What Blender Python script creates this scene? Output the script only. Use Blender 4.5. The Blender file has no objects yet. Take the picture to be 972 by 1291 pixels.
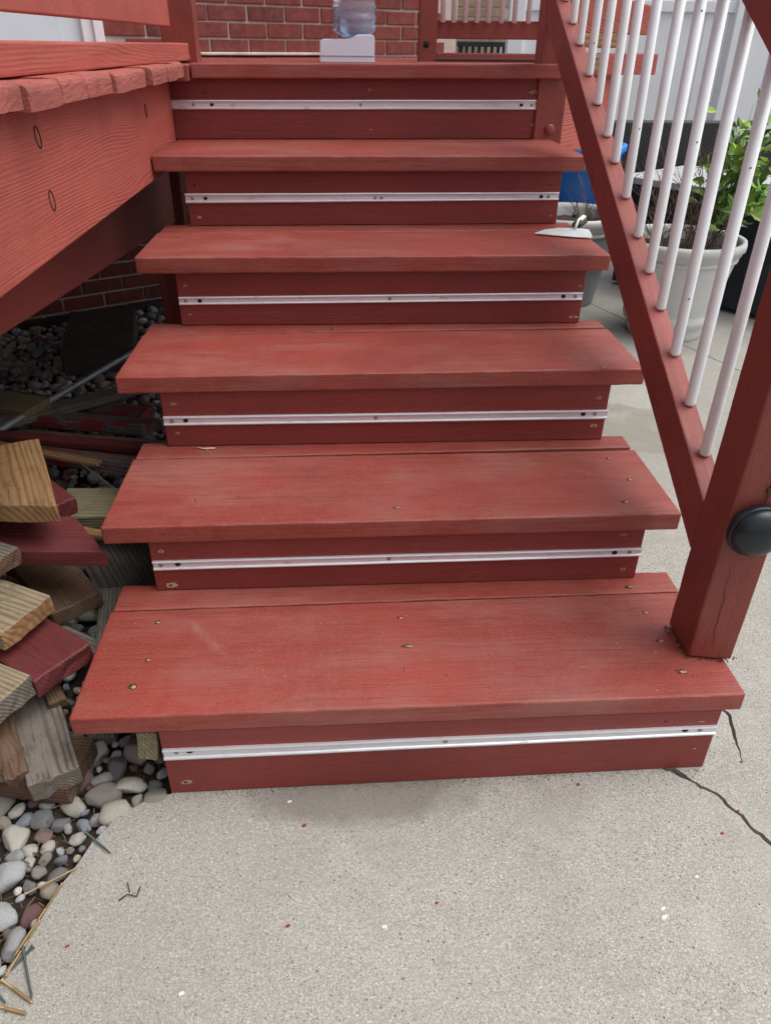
import bpy, bmesh, math, random
from mathutils import Vector, Matrix, noise
random.seed(7)
S = bpy.context.scene
COL = S.collection
R = math.radians
# ---------------------------------------------------------------- camera
CP = (0.0, -0.8547, 1.1107)
yaw, pitch, roll, FPX = -0.0651, 0.5616, 0.01109, 938.02
f = Vector((-math.sin(yaw)*math.cos(pitch), math.cos(yaw)*math.cos(pitch), -math.sin(pitch)))
r = Vector((math.cos(yaw), math.sin(yaw), 0)); u = r.cross(f)
r2 = math.cos(roll)*r + math.sin(roll)*u; u2 = -math.sin(roll)*r + math.cos(roll)*u
cd = bpy.data.cameras.new('camera'); cam = bpy.data.objects.new('camera', cd); COL.objects.link(cam)
M3 = Matrix((r2, u2, -f)).transposed()
cam.matrix_world = Matrix.Translation(CP) @ M3.to_4x4()
cd.sensor_fit = 'VERTICAL'; cd.sensor_height = 36; cd.lens = FPX*36/1291
cd.clip_start = .01; cd.clip_end = 500
S.camera = cam
# ---------------------------------------------------------------- world, sun, exposure
SUN_EL, SUN_AZ = R(64), R(98)      # azimuth clockwise from +Y
w = bpy.data.worlds.new('World'); S.world = w; w.use_nodes = True
nt = w.node_tree; nt.nodes.clear()
sk = nt.nodes.new('ShaderNodeTexSky'); sk.sky_type = 'NISHITA'; sk.sun_disc = False
sk.sun_elevation = SUN_EL; sk.sun_rotation = SUN_AZ; sk.dust_density = 4; sk.air_density = 1.0; sk.ozone_density = 1
bg = nt.nodes.new('ShaderNodeBackground'); bg.inputs[1].default_value = 0.12
hs = nt.nodes.new('ShaderNodeHueSaturation'); hs.inputs['Saturation'].default_value = .22
wo = nt.nodes.new('ShaderNodeOutputWorld')
nt.links.new(sk.outputs[0], hs.inputs['Color']); nt.links.new(hs.outputs[0], bg.inputs[0]); nt.links.new(bg.outputs[0], wo.inputs[0])
sd = bpy.data.lights.new('sun', 'SUN'); sd.energy = 1.25; sd.angle = R(60); sd.color = (1, .975, .90)
so = bpy.data.objects.new('sun', sd); COL.objects.link(so)
sv = Vector((math.sin(SUN_AZ)*math.cos(SUN_EL), math.cos(SUN_AZ)*math.cos(SUN_EL), math.sin(SUN_EL)))
so.rotation_euler = sv.to_track_quat('Z', 'Y').to_euler(); so.location = (3, -3, 5)
S.view_settings.view_transform = 'Standard'; S.view_settings.look = 'None'
S.view_settings.exposure = 0.5; S.view_settings.gamma = 1
S.render.engine = 'CYCLES'
# ---------------------------------------------------------------- node helpers
def newmat(name):
    m = bpy.data.materials.new(name); m.use_nodes = True
    t = m.node_tree; b = t.nodes['Principled BSDF']
    return m, t, b
class N:
    def __init__(s, t): s.t = t
    def n(s, typ, ins=None, **kw):
        x = s.t.nodes.new(typ)
        for k, v in kw.items(): setattr(x, k, v)
        for k, v in (ins or {}).items():
            if isinstance(v, bpy.types.NodeSocket): s.t.links.new(v, x.inputs[k])
            else: x.inputs[k].default_value = v
        return x
    def ramp(s, fac, stops, interp='LINEAR'):
        x = s.t.nodes.new('ShaderNodeValToRGB'); x.color_ramp.interpolation = interp
        e = x.color_ramp.elements
        while len(e) < len(stops): e.new(.5)
        for i, (p, c) in enumerate(stops):
            e[i].position = p; e[i].color = (c, c, c, 1) if isinstance(c, (int, float)) else (*c, 1)
        s.t.links.new(fac, x.inputs[0]); return x.outputs[0]
    def mix(s, fac, a, b, mode='MIX'):
        x = s.t.nodes.new('ShaderNodeMix'); x.data_type = 'RGBA'; x.blend_type = mode
        for k, v in ((0, fac), (6, a), (7, b)):
            if isinstance(v, bpy.types.NodeSocket): s.t.links.new(v, x.inputs[k])
            else: x.inputs[k].default_value = v if k == 0 else (*v, 1)
        return x.outputs[2]
    def math(s, op, a, b=0.0, c=None):
        x = s.t.nodes.new('ShaderNodeMath'); x.operation = op
        for k, v in enumerate((a, b) if c is None else (a, b, c)):
            if isinstance(v, bpy.types.NodeSocket): s.t.links.new(v, x.inputs[k])
            else: x.inputs[k].default_value = v
        return x.outputs[0]
def coords(t, h, spread=7.0):
    tc = h.n('ShaderNodeTexCoord'); oi = h.n('ShaderNodeObjectInfo')
    v = h.n('ShaderNodeVectorMath', {0: tc.outputs['Object']}, operation='ADD')
    o = h.n('ShaderNodeVectorMath', {0: oi.outputs['Random'], 1: (spread, spread*.13, spread*.07)}, operation='MULTIPLY')
    t.links.new(o.outputs[0], v.inputs[1])
    return v.outputs[0], oi.outputs['Random'], tc.outputs['Object']
def noise_(h, vec, scale, detail=4, rough=.6, dist=0):
    return h.n('ShaderNodeTexNoise', {'Vector': vec, 'Scale': scale, 'Detail': detail, 'Roughness': rough, 'Distortion': dist}).outputs['Fac']
def smap(h, vec, sc, loc=(0, 0, 0)):
    return h.n('ShaderNodeMapping', {'Vector': vec, 'Scale': sc, 'Location': loc}).outputs[0]
def grain(h, vec, ring, wob, center, longs=.35):
    """growth rings about an axis along local X"""
    d = h.n('ShaderNodeTexNoise', {'Vector': smap(h, vec, (1.6*longs, 4, 4)), 'Scale': 1.0, 'Detail': 3, 'Roughness': .5}).outputs['Color']
    dd = h.n('ShaderNodeVectorMath', {0: d, 1: (.5, .5, .5)}, operation='SUBTRACT').outputs[0]
    dd = h.n('ShaderNodeVectorMath', {0: dd, 1: (0, wob, wob)}, operation='MULTIPLY').outputs[0]
    v = h.n('ShaderNodeVectorMath', {0: smap(h, vec, (.06, 1, 1), center), 1: dd}, operation='ADD').outputs[0]
    return h.n('ShaderNodeTexWave', {'Vector': v, 'Scale': 1/(20*ring)*6.283, 'Distortion': .6, 'Detail': 2, 'Detail Scale': 1.5},
               wave_type='RINGS', rings_direction='X', wave_profile='SIN').outputs['Fac']
def paint(name, base, ring=.006, wob=.05, gbump=.25, wear=.5, center=(0, 0, .09), tone=.18, rough=.52, fine=.12, scuff=False):
    m, t, b = newmat(name); h = N(t)
    v, rnd, raw = coords(t, h)
    g = grain(h, v, ring, wob, center)
    gm_ = h.ramp(noise_(h, smap(h, v, (1.5, 7, 7), (2, 8, 1)), 1.5, 4, .6), [(.35, .15), (.65, 1)])
    g = h.math('ADD', h.math('MULTIPLY', h.math('ADD', g, -.5), gm_), .5)
    fib = noise_(h, smap(h, v, (6, 220, 220)), 1, 4, .7)
    big = noise_(h, v, 3.2, 4, .6)
    big2 = noise_(h, smap(h, v, (1, 1.6, 1.6), (3, 5, 2)), 7, 5, .65)
    dk = tuple(c*(1-tone*1.6) for c in base); lt = tuple(min(1, c*(1+tone*.9)) for c in base)
    c = h.mix(h.ramp(big, [(.3, 0), (.7, 1)]), dk, lt)
    dust = (base[0]*.93+.02, base[1]*1.55+.035, base[2]*1.5+.035)
    c = h.mix(h.math('MULTIPLY', h.ramp(big2, [(.5, 0), (.78, 1)]), wear*.75), c, dust)
    c = h.mix(h.math('MULTIPLY', h.ramp(g, [(0, 1), (.35, 0)]), gbump*.5), c, tuple(x*.5 for x in base))
    c = h.mix(h.math('MULTIPLY', h.ramp(fib, [(.45, 0), (.75, 1)]), fine*2.2), c, tuple(x*.55 for x in base))
    if scuff:
        wd_ = noise_(h, smap(h, v, (1, 2, 2), (6, 2, 9)), 2.6, 5, .62)
        c = h.mix(h.ramp(wd_, [(.5, 0), (.68, .42)]), c, (.36, .18, .155))
        # worn dusty film, streaked along the board
        st = noise_(h, smap(h, v, (1.2, 5, 5), (4, 1, 7)), 2.4, 6, .7)
        c = h.mix(h.ramp(st, [(.46, 0), (.72, .34)]), c, (.37, .17, .14))
        br = noise_(h, smap(h, v, (10, 130, 130), (1, 1, 2)), 1, 4, .7)
        c = h.mix(h.math('MULTIPLY', h.ramp(br, [(.5, 0), (.75, .5)]), h.ramp(st, [(.4, 0), (.6, 1)])), c, (.15, .055, .05))
        # pale diagonal scuff on the lowest tread
        sp_ = h.n('ShaderNodeSeparateXYZ', {0: raw})
        al = h.math('ADD', h.math('MULTIPLY', h.math('ADD', sp_.outputs[0], .255), .633), h.math('MULTIPLY', h.math('ADD', sp_.outputs[1], -.185), -.774))
        ac = h.math('ABSOLUTE', h.math('ADD', h.math('MULTIPLY', h.math('ADD', sp_.outputs[0], .255), .774), h.math('MULTIPLY', h.math('ADD', sp_.outputs[1], -.185), .633)))
        ms = h.math('MULTIPLY', h.ramp(ac, [(0, 1), (.013, 0)]), h.ramp(h.math('ABSOLUTE', al), [(.04, 1), (.08, 0)]))
        ms = h.math('MULTIPLY', ms, h.ramp(noise_(h, v, 60, 4, .7), [(.35, 0), (.75, .5)]))
        c = h.mix(ms, c, (.42, .27, .24))
    ln = noise_(h, smap(h, v, (5, 95, 95), (3, 1, 1)), 1, 5, .75)
    c = h.mix(h.ramp(ln, [(.5, 0), (.70, .5 if scuff else .28)]), c, tuple(x*.45 for x in base))
    gr_ = noise_(h, v, 260, 3, .75)
    c = h.mix(h.ramp(gr_, [(.48, 0), (.62, .36 if scuff else .18)]), c, tuple(min(1, x*1.15+.07) for x in base))
    vo = h.n('ShaderNodeTexVoronoi', {'Vector': v, 'Scale': 42.0}, feature='F1')
    fl = h.math('MULTIPLY', h.math('LESS_THAN', vo.outputs['Distance'], .055), h.math('GREATER_THAN', noise_(h, v, 15, 2), .56))
    c = h.mix(h.math('MULTIPLY', fl, wear), c, (.62, .46, .38))
    vo2 = h.n('ShaderNodeTexVoronoi', {'Vector': smap(h, v, (1, 1, 1), (2, 1, 4)), 'Scale': 16.0}, feature='F1')
    sp = h.math('MULTIPLY', h.math('LESS_THAN', vo2.outputs['Distance'], .04), h.math('GREATER_THAN', noise_(h, v, 9, 2), .55))
    c = h.mix(h.math('MULTIPLY', sp, .7), c, (.07, .03, .02))
    t.links.new(c, b.inputs['Base Color'])
    rr = h.math('MULTIPLY_ADD', big2, .25, rough-.12); t.links.new(rr, b.inputs['Roughness'])
    b.inputs['Specular IOR Level'].default_value = .45
    fn = noise_(h, v, 420, 3, .6)
    hh = h.math('MULTIPLY_ADD', g, gbump, h.math('MULTIPLY_ADD', fib, fine*2.5, h.math('MULTIPLY', fn, .3)))
    hh = h.math('SUBTRACT', hh, h.math('MULTIPLY', h.ramp(ln, [(.45, 0), (.7, 1)]), .5))
    bp = h.n('ShaderNodeBump', {'Height': hh, 'Strength': .55, 'Distance': .0016})
    t.links.new(bp.outputs[0], b.inputs['Normal']); return m
def rawwood(name, light, dark, ring=.007, wob=.05, center=(0, 0, .07), rough=.75, stain=None, paintbits=None, bump=.5, soft=.85):
    m, t, b = newmat(name); h = N(t)
    v, rnd, raw = coords(t, h)
    g = grain(h, v, ring, wob, center)
    fib = noise_(h, smap(h, v, (7, 260, 260)), 1, 4, .75)
    big = noise_(h, smap(h, v, (2, 6, 6)), 1.6, 4, .6)
    c = h.mix(h.ramp(g, [(.05, soft), (.35, soft*.35), (.8, 0)]), light, dark)
    c = h.mix(h.math('MULTIPLY', h.ramp(fib, [(.4, 0), (.8, 1)]), .55), c, tuple(x*.6 for x in dark))
    st = stain or tuple(x*.62 for x in light)
    c = h.mix(h.ramp(big, [(.45, 0), (.75, .8)]), c, st)
    ck = noise_(h, smap(h, v, (2.5, 60, 60), (5, 2, 1)), 1, 3, .6)
    ckm = h.ramp(ck, [(.0, 0), (.492, 0), (.5, .85), (.508, 0), (1, 0)])
    c = h.mix(h.math('MULTIPLY', ckm, h.ramp(noise_(h, v, 7, 3), [(.42, 0), (.55, 1)])), c, tuple(x*.2 for x in dark))
    dirt = noise_(h, v, 22, 5, .75)
    c = h.mix(h.ramp(dirt, [(.5, 0), (.72, .55)]), c, tuple(x*.45 for x in dark))
    if paintbits:
        pn = noise_(h, smap(h, v, (5, 14, 14), (1, 2, 3)), 1.4, 6, .7)
        c = h.mix(h.ramp(pn, [(.47, 1), (.5, 0)]), c, paintbits)
    t.links.new(c, b.inputs['Base Color']); b.inputs['Roughness'].default_value = rough
    hh = h.math('ADD', h.math('MULTIPLY_ADD', g, .6, h.math('MULTIPLY', fib, .8)), h.math('MULTIPLY', ckm, -1.5))
    bp = h.n('ShaderNodeBump', {'Height': hh, 'Strength': bump, 'Distance': .002})
    t.links.new(bp.outputs[0], b.inputs['Normal']); return m
def simple(name, col, rough=.5, metal=0, bump=0, bscale=60, var=.12, spec=.5, scale=(1, 1, 1), trans=0):
    m, t, b = newmat(name); h = N(t)
    v, rnd, raw = coords(t, h)
    v = smap(h, v, scale)
    n1 = noise_(h, v, 9, 5, .65)
    c = h.mix(h.ramp(n1, [(.3, 0), (.7, 1)]), tuple(x*(1-var) for x in col), tuple(min(1, x*(1+var)) for x in col))
    t.links.new(c, b.inputs['Base Color'])
    t.links.new(h.math('MULTIPLY_ADD', n1, .2, rough-.1), b.inputs['Roughness'])
    b.inputs['Metallic'].default_value = metal; b.inputs['Specular IOR Level'].default_value = spec
    b.inputs['Transmission Weight'].default_value = trans
    if bump:
        bp = h.n('ShaderNodeBump', {'Height': noise_(h, v, bscale, 4, .6), 'Strength': bump, 'Distance': .002})
        t.links.new(bp.outputs[0], b.inputs['Normal'])
    return m
# ---------------------------------------------------------------- materials
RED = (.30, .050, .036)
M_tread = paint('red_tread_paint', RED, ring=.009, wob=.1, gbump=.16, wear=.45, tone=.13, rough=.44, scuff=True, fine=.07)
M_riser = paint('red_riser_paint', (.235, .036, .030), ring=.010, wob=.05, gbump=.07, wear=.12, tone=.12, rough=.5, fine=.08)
M_joist = paint('red_joist_paint', (.46, .108, .083), ring=.0055, wob=.17, gbump=.8, wear=.12, tone=.12, rough=.5, center=(0, 0, .16), fine=.1)
M_beam = paint('red_beam_paint', (.27, .055, .046), ring=.010, wob=.05, gbump=.12, wear=.1, tone=.15, fine=.08)
M_rail = paint('red_rail_paint', (.29, .060, .050), ring=.007, wob=.04, gbump=.25, wear=.2, tone=.15, fine=.12)
M_post = paint('red_post_paint', (.285, .058, .044), ring=.008, wob=.04, gbump=.2, wear=.1, tone=.2, rough=.42, fine=.12)
M_end = simple('red_sawn_end', (.36, .10, .082), .8, bump=1.0, bscale=240, var=.2)
M_tan = rawwood('fresh_tan_wood', (.40, .235, .105), (.22, .105, .04), ring=.011, wob=.16, center=(0, 0, .02), soft=.75)
M_pale = rawwood('pale_weathered_wood', (.40, .33, .22), (.22, .155, .09), ring=.007, wob=.08, soft=.8)
M_greyw = rawwood('grey_weathered_wood', (.26, .225, .19), (.10, .08, .065), ring=.006)
M_darkw = rawwood('dark_wet_wood', (.13, .11, .095), (.055, .046, .04), ring=.008)
M_brownw = rawwood('brown_split_wood', (.20, .115, .07), (.09, .05, .03), ring=.005)
M_yelw = rawwood('yellow_treated_wood', (.31, .275, .16), (.18, .15, .085), ring=.007)
M_redraw = rawwood('peeling_red_board', (.20, .19, .18), (.10, .085, .08), paintbits=(.24, .032, .032))
M_redpaint = paint('dark_red_board_paint', (.17, .032, .034), ring=.006, gbump=.7, wear=.5, tone=.25, fine=.4)
M_alu = simple('brushed_aluminium', (.80, .80, .84), .42, .55, bump=.15, bscale=8, var=.05, scale=(1, 60, 60))
def m_alu():
    m = bpy.data.materials['brushed_aluminium']; t = m.node_tree; h = N(t); b = t.nodes['Principled BSDF']
    l = b.inputs['Base Color'].links[0].from_socket; tc = h.n('ShaderNodeTexCoord'); v = tc.outputs['Object']
    n_ = noise_(h, smap(h, v, (14, 40, 60)), 1, 5, .75); n2 = noise_(h, smap(h, v, (25, 200, 300)), 1, 4, .7)
    c = h.mix(h.ramp(n2, [(.5, 0), (.7, .35)]), l, (.38, .38, .41)); c = h.mix(h.ramp(n_, [(.62, 0), (.68, .55)]), c, (.40, .16, .14))
    t.links.new(c, b.inputs['Base Color'])
m_alu()
M_dark = simple('dark_hole', (.01, .009, .009), .9)
M_screw = simple('zinc_screw', (.35, .34, .33), .45, .9)
M_gold = simple('gold_coated_screw', (.42, .29, .13), .55, .5, var=.3)
M_greenm = simple('green_coated_nail', (.07, .10, .10), .5, .3, var=.3)
M_chip = simple('bare_wood_chip', (.42, .28, .16), .85, bump=.8, bscale=200, var=.3)
M_chipd = simple('dark_dent', (.07, .03, .022), .85, bump=.8, bscale=200, var=.3)
M_white = simple('white_painted_metal', (.88, .90, .94), .35, bump=.1, bscale=30, var=.07)
M_vinyl = simple('white_vinyl', (.88, .90, .93), .4, bump=.05, bscale=10, var=.03)
M_trim = simple('white_frame_paint', (.82, .86, .90), .45, var=.05)
M_door = simple('pale_blue_door', (.66, .80, .88), .45, var=.04)
M_mortar = simple('grey_mortar', (.50, .44, .41), .95, bump=.8, bscale=150, var=.2)
M_caulk = simple('white_mortar_smear', (.66, .62, .55), .9, bump=1, bscale=60, var=.25)
M_blk = simple('black_plastic', (.010, .015, .022), .36, var=.15, bump=.1, bscale=90)
M_blkm = simple('black_metal', (.03, .035, .04), .5, .2)
M_pot = simple('grey_plastic_pot', (.60, .61, .60), .45, bump=.1, bscale=12, var=.06)
M_pot2 = simple('shaded_grey_plastic_pot', (.26, .275, .29), .45, bump=.1, bscale=12, var=.06)  # grey pot plastic with the shade on the pot's body put into its colour
M_soil = simple('dark_soil', (.045, .033, .024), .95, bump=1, bscale=40, var=.5)
M_twig = simple('dry_twig', (.17, .115, .075), .85, var=.35)
M_blue = simple('blue_plastic', (.03, .26, .90), .35, var=.08)
M_wpl = simple('white_plastic', (.72, .82, .95), .35, var=.03)
M_pipe = simple('grey_steel_pipe', (.42, .45, .48), .4, .5, bump=.1, bscale=30, var=.2)
M_slat = simple('light_grey_slat', (.50, .51, .52), .5, var=.06)
M_chiprd = simple('red_paint_flake', (.25, .03, .03), .7, var=.2)
M_chipw = simple('pale_stone_flake', (.75, .72, .66), .8, var=.1)
M_beadm = simple('dark_rubber_mat', (.05, .04, .045), .8)

def m_brick():
    m, t, b = newmat('red_brick'); h = N(t)
    v, rnd, raw = coords(t, h, 13)
    n1 = noise_(h, v, 30, 5, .7); n2 = noise_(h, v, 160, 3, .7)
    c = h.ramp(rnd, [(0, (.16, .036, .032)), (.35, (.20, .045, .038)), (.65, (.17, .038, .038)), (1, (.12, .032, .032))])
    c = h.mix(h.ramp(n1, [(.4, 0), (.75, .55)]), c, (.34, .12, .085))
    c = h.mix(h.ramp(n2, [(.58, 0), (.7, .6)]), c, (.06, .025, .02))
    t.links.new(c, b.inputs['Base Color']); b.inputs['Roughness'].default_value = .88
    bp = h.n('ShaderNodeBump', {'Height': h.math('ADD', n1, n2), 'Strength': .7, 'Distance': .002})
    t.links.new(bp.outputs[0], b.inputs['Normal']); return m
M_brick = m_brick()
def m_stone():
    m, t, b = newmat('river_stone'); h = N(t)
    v, rnd, raw = coords(t, h, 29)
    at = h.n('ShaderNodeAttribute', attribute_name='rnd')
    f_ = h.math('FRACT', h.math('ADD', rnd, at.outputs['Fac']))
    c = h.ramp(f_, [(0, (.48, .49, .50)), (.13, (.30, .35, .42)), (.25, (.60, .56, .48)), (.37, (.20, .20, .22)), (.47, (.45, .38, .28)), (.58, (.60, .62, .64)),
                    (.70, (.33, .30, .26)), (.78, (.70, .67, .60)), (.88, (.26, .16, .12)), (.95, (.17, .045, .045)), (1, (.4, .4, .42))], 'CONSTANT')
    n1 = noise_(h, v, 45, 5, .7); n2 = noise_(h, v, 330, 3, .7)
    c = h.mix(h.ramp(n1, [(.45, 0), (.75, .5)]), c, (.46, .44, .41))
    c = h.mix(h.ramp(n2, [(.52, 0), (.64, .6)]), c, (.13, .13, .15))
    c = h.mix(h.ramp(noise_(h, v, 210, 4, .8), [(.55, 0), (.66, .6)]), c, (.60, .60, .60))
    c = h.mix(h.ramp(noise_(h, v, 14, 4, .6), [(.52, 0), (.75, .5)]), c, (.20, .16, .12))
    t.links.new(c, b.inputs['Base Color']); b.inputs['Roughness'].default_value = .72
    bp = h.n('ShaderNodeBump', {'Height': h.math('ADD', n1, n2), 'Strength': .8, 'Distance': .002})
    t.links.new(bp.outputs[0], b.inputs['Normal']); return m
M_stone = m_stone()
def m_concrete():
    m, t, b = newmat('speckled_concrete'); h = N(t)
    tc = h.n('ShaderNodeTexCoord'); v = tc.outputs['Object']
    big = noise_(h, v, 1.7, 5, .6); mid = noise_(h, v, 11, 5, .65)
    c = h.mix(h.ramp(big, [(.3, 0), (.7, 1)]), (.345, .337, .307), (.425, .418, .388))
    c = h.mix(h.ramp(mid, [(.4, 0), (.75, .45)]), c, (.33, .305, .265))
    g1 = noise_(h, v, 300, 4, .8)
    vc = h.n('ShaderNodeTexVoronoi', {'Vector': v, 'Scale': 560.0}, feature='F1')
    cr = h.n('ShaderNodeSeparateColor', {0: vc.outputs['Color']})
    c = h.mix(h.math('MULTIPLY', h.ramp(cr.outputs[0], [(.35, 0), (1, .6)]), 1.0), c, (.22, .205, .185))
    c = h.mix(h.math('MULTIPLY', h.ramp(cr.outputs[1], [(.6, 0), (1, .7)]), 1.0), c, (.66, .64, .60))
    c = h.mix(h.ramp(g1, [(.47, 0), (.62, .55)]), c, (.22, .21, .19))
    g2 = noise_(h, smap(h, v, (1, 1, 1), (5, 3, 1)), 260, 3, .7)
    c = h.mix(h.ramp(g2, [(.52, 0), (.66, .5)]), c, (.68, .66, .61))
    vo = h.n('ShaderNodeTexVoronoi', {'Vector': v, 'Scale': 230.0}, feature='F1')
    k = h.math('MULTIPLY', h.math('LESS_THAN', vo.outputs['Distance'], .27), h.math('GREATER_THAN', h.n('ShaderNodeSeparateColor', {0: vo.outputs['Color']}).outputs[0], .72))
    c = h.mix(h.math('MULTIPLY', k, .75), c, (.10, .09, .085))
    k2 = h.math('MULTIPLY', h.math('LESS_THAN', vo.outputs['Distance'], .33), h.math('GREATER_THAN', h.n('ShaderNodeSeparateColor', {0: vo.outputs['Color']}).outputs[1], .86))
    c = h.mix(h.math('MULTIPLY', k2, .5), c, (.78, .76, .70))
    vb = h.n('ShaderNodeTexVoronoi', {'Vector': v, 'Scale': 75.0}, feature='F1')
    k3 = h.math('MULTIPLY', h.math('LESS_THAN', vb.outputs['Distance'], .12), h.math('GREATER_THAN', h.n('ShaderNodeSeparateColor', {0: vb.outputs['Color']}).outputs[2], .8))
    c = h.mix(k3, c, (.13, .115, .10))
    # damp-looking darker stains (wear of the slab itself)
    s1 = noise_(h, smap(h, v, (1, 1, 1), (8.1, 2.2, 0)), 2.6, 4, .55)
    c = h.mix(h.ramp(s1, [(.56, 0), (.72, .28)]), c, (.20, .185, .165))
    # old round damp stain on the far slab
    d = h.n('ShaderNodeVectorMath', {0: v, 1: (.99, 1.42, 0)}, operation='DISTANCE').outputs['Value']
    d = h.math('ADD', d, h.math('MULTIPLY', noise_(h, v, 6, 3), .16))
    c = h.mix(h.ramp(d, [(.27, .5), (.29, 0)]), c, (.20, .17, .12))
    # irregular darker patch in front of the lowest riser
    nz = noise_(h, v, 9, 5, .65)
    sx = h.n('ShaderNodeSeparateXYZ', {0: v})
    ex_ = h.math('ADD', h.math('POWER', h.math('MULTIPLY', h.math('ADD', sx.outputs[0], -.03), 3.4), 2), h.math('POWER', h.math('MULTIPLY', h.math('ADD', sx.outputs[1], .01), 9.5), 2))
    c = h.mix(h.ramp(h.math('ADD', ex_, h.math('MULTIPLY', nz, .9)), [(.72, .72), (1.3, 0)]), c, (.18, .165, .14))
    # grime where the slab meets the stairs and the stones
    c = h.mix(h.ramp(noise_(h, smap(h, v, (1, 1, 1), (4, 4, 4)), .9, 4, .6), [(.42, 0), (.6, .32)]), c, (.29, .275, .245))
    lw = noise_(h, v, 4.2, 6, .7)
    c = h.mix(h.ramp(lw, [(.48, 0), (.68, .38)]), c, (.27, .25, .22))
    c = h.mix(h.ramp(noise_(h, smap(h, v, (1, 1, 1), (2, 7, 3)), 5.5, 5, .6), [(.55, 0), (.75, .25)]), c, (.62, .60, .55))
    t.links.new(c, b.inputs['Base Color']); b.inputs['Roughness'].default_value = .9
    hh = h.math('ADD', h.math('ADD', g1, g2), h.math('MULTIPLY', mid, .6))
    bp = h.n('ShaderNodeBump', {'Height': hh, 'Strength': .6, 'Distance': .0013})
    t.links.new(bp.outputs[0], b.inputs['Normal']); return m
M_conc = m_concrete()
def m_leaf():
    m, t, b = newmat('green_leaf'); h = N(t)
    v, rnd, raw = coords(t, h)
    at = h.n('ShaderNodeAttribute', attribute_name='rnd')
    c = h.ramp(at.outputs['Fac'], [(0, (.04, .11, .02)), (.5, (.13, .29, .035)), (1, (.34, .50, .08))])
    t.links.new(c, b.inputs['Base Color']); b.inputs['Roughness'].default_value = .45
    b.inputs['Subsurface Weight'].default_value = 0; return m
M_leaf = m_leaf()
def m_wicker():
    m, t, b = newmat('black_wicker'); h = N(t)
    tc = h.n('ShaderNodeTexCoord')
    ck = h.n('ShaderNodeTexChecker', {'Vector': smap(h, tc.outputs['Object'], (70, 70, 110)), 'Scale': 1.0, 'Color1': (.045, .042, .042, 1), 'Color2': (.012, .012, .013, 1)})
    t.links.new(ck.outputs[0], b.inputs['Base Color']); b.inputs['Roughness'].default_value = .5
    bp = h.n('ShaderNodeBump', {'Height': ck.outputs[1], 'Strength': .8, 'Distance': .003}); t.links.new(bp.outputs[0], b.inputs['Normal']); return m
M_wick = m_wicker()
def m_clear():
    m, t, b = newmat('clear_blue_plastic'); b.inputs['Base Color'].default_value = (.78, .86, .97, 1)
    b.inputs['Roughness'].default_value = .08; b.inputs['Transmission Weight'].default_value = .85; b.inputs['IOR'].default_value = 1.25
    return m
M_clear = m_clear()
# ---------------------------------------------------------------- object helpers
ORG = {}
def parent_to(o, p):
    if p is not None:
        o.parent = p; o.matrix_parent_inverse = ORG[p.name].inverted()
def link(name, me, mat, parent=None, mw=None):
    o = bpy.data.objects.new(name, me); COL.objects.link(o)
    if mat and not me.materials: me.materials.append(mat)
    mw = mw or Matrix.Identity(4)
    o.matrix_basis = mw; ORG[o.name] = mw.copy(); parent_to(o, parent); return o
def thing(name, label, cat, loc=(0, 0, 0), group=None):
    o = bpy.data.objects.new(name, None); COL.objects.link(o); o.location = loc; o.empty_display_size = .1
    ORG[o.name] = Matrix.Translation(loc); return tag(o, label, cat, group)
def tag(o, label, cat, group=None):
    o['label'] = label; o['category'] = cat
    if group: o['group'] = group
    return o
def struct(o): o['kind'] = 'structure'; return o
def stuff(o): o['kind'] = 'stuff'; return o
def finish(bm, name, smooth=False):
    bmesh.ops.recalc_face_normals(bm, faces=bm.faces)
    me = bpy.data.meshes.new(name); bm.to_mesh(me); bm.free()
    if smooth:
        for p in me.polygons: p.use_smooth = True
    return me
def hexa_bm(c8, bev=.003, seg=2, nx=0, jit=0.0, seed=0):
    """c8: 8 corners, bottom 4 then top 4, same winding; first edge runs along the length"""
    bm = bmesh.new(); vs = [bm.verts.new(c) for c in c8]
    for q in ((0, 3, 2, 1), (4, 5, 6, 7), (0, 1, 5, 4), (1, 2, 6, 5), (2, 3, 7, 6), (3, 0, 4, 7)): bm.faces.new([vs[i] for i in q])
    bmesh.ops.recalc_face_normals(bm, faces=bm.faces)
    if bev: bmesh.ops.bevel(bm, geom=list(bm.edges), offset=bev, segments=seg, affect='EDGES', profile=.5)
    if nx:
        L = (Vector(c8[1])-Vector(c8[0])); ax = L.normalized(); o = Vector(c8[0])
        for k in range(1, nx):
            bmesh.ops.bisect_plane(bm, geom=list(bm.verts)+list(bm.edges)+list(bm.faces), plane_co=o+L*k/nx, plane_no=ax)
    if jit:
        for v in bm.verts:
            n = noise.noise_vector(v.co*38+Vector((seed, 0, 0))); v.co += n*jit
            n = noise.noise_vector(v.co*150+Vector((seed, 3, 0))); v.co += n*jit*.5
    return bm
def hexa(name, c8, mat, parent=None, **k):
    return link(name, finish(hexa_bm(c8, **k), name), mat, parent)
def box8(x0, x1, y0, y1, z0, z1):
    return [(x0, y0, z0), (x1, y0, z0), (x1, y1, z0), (x0, y1, z0), (x0, y0, z1), (x1, y0, z1), (x1, y1, z1), (x0, y1, z1)]
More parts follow.
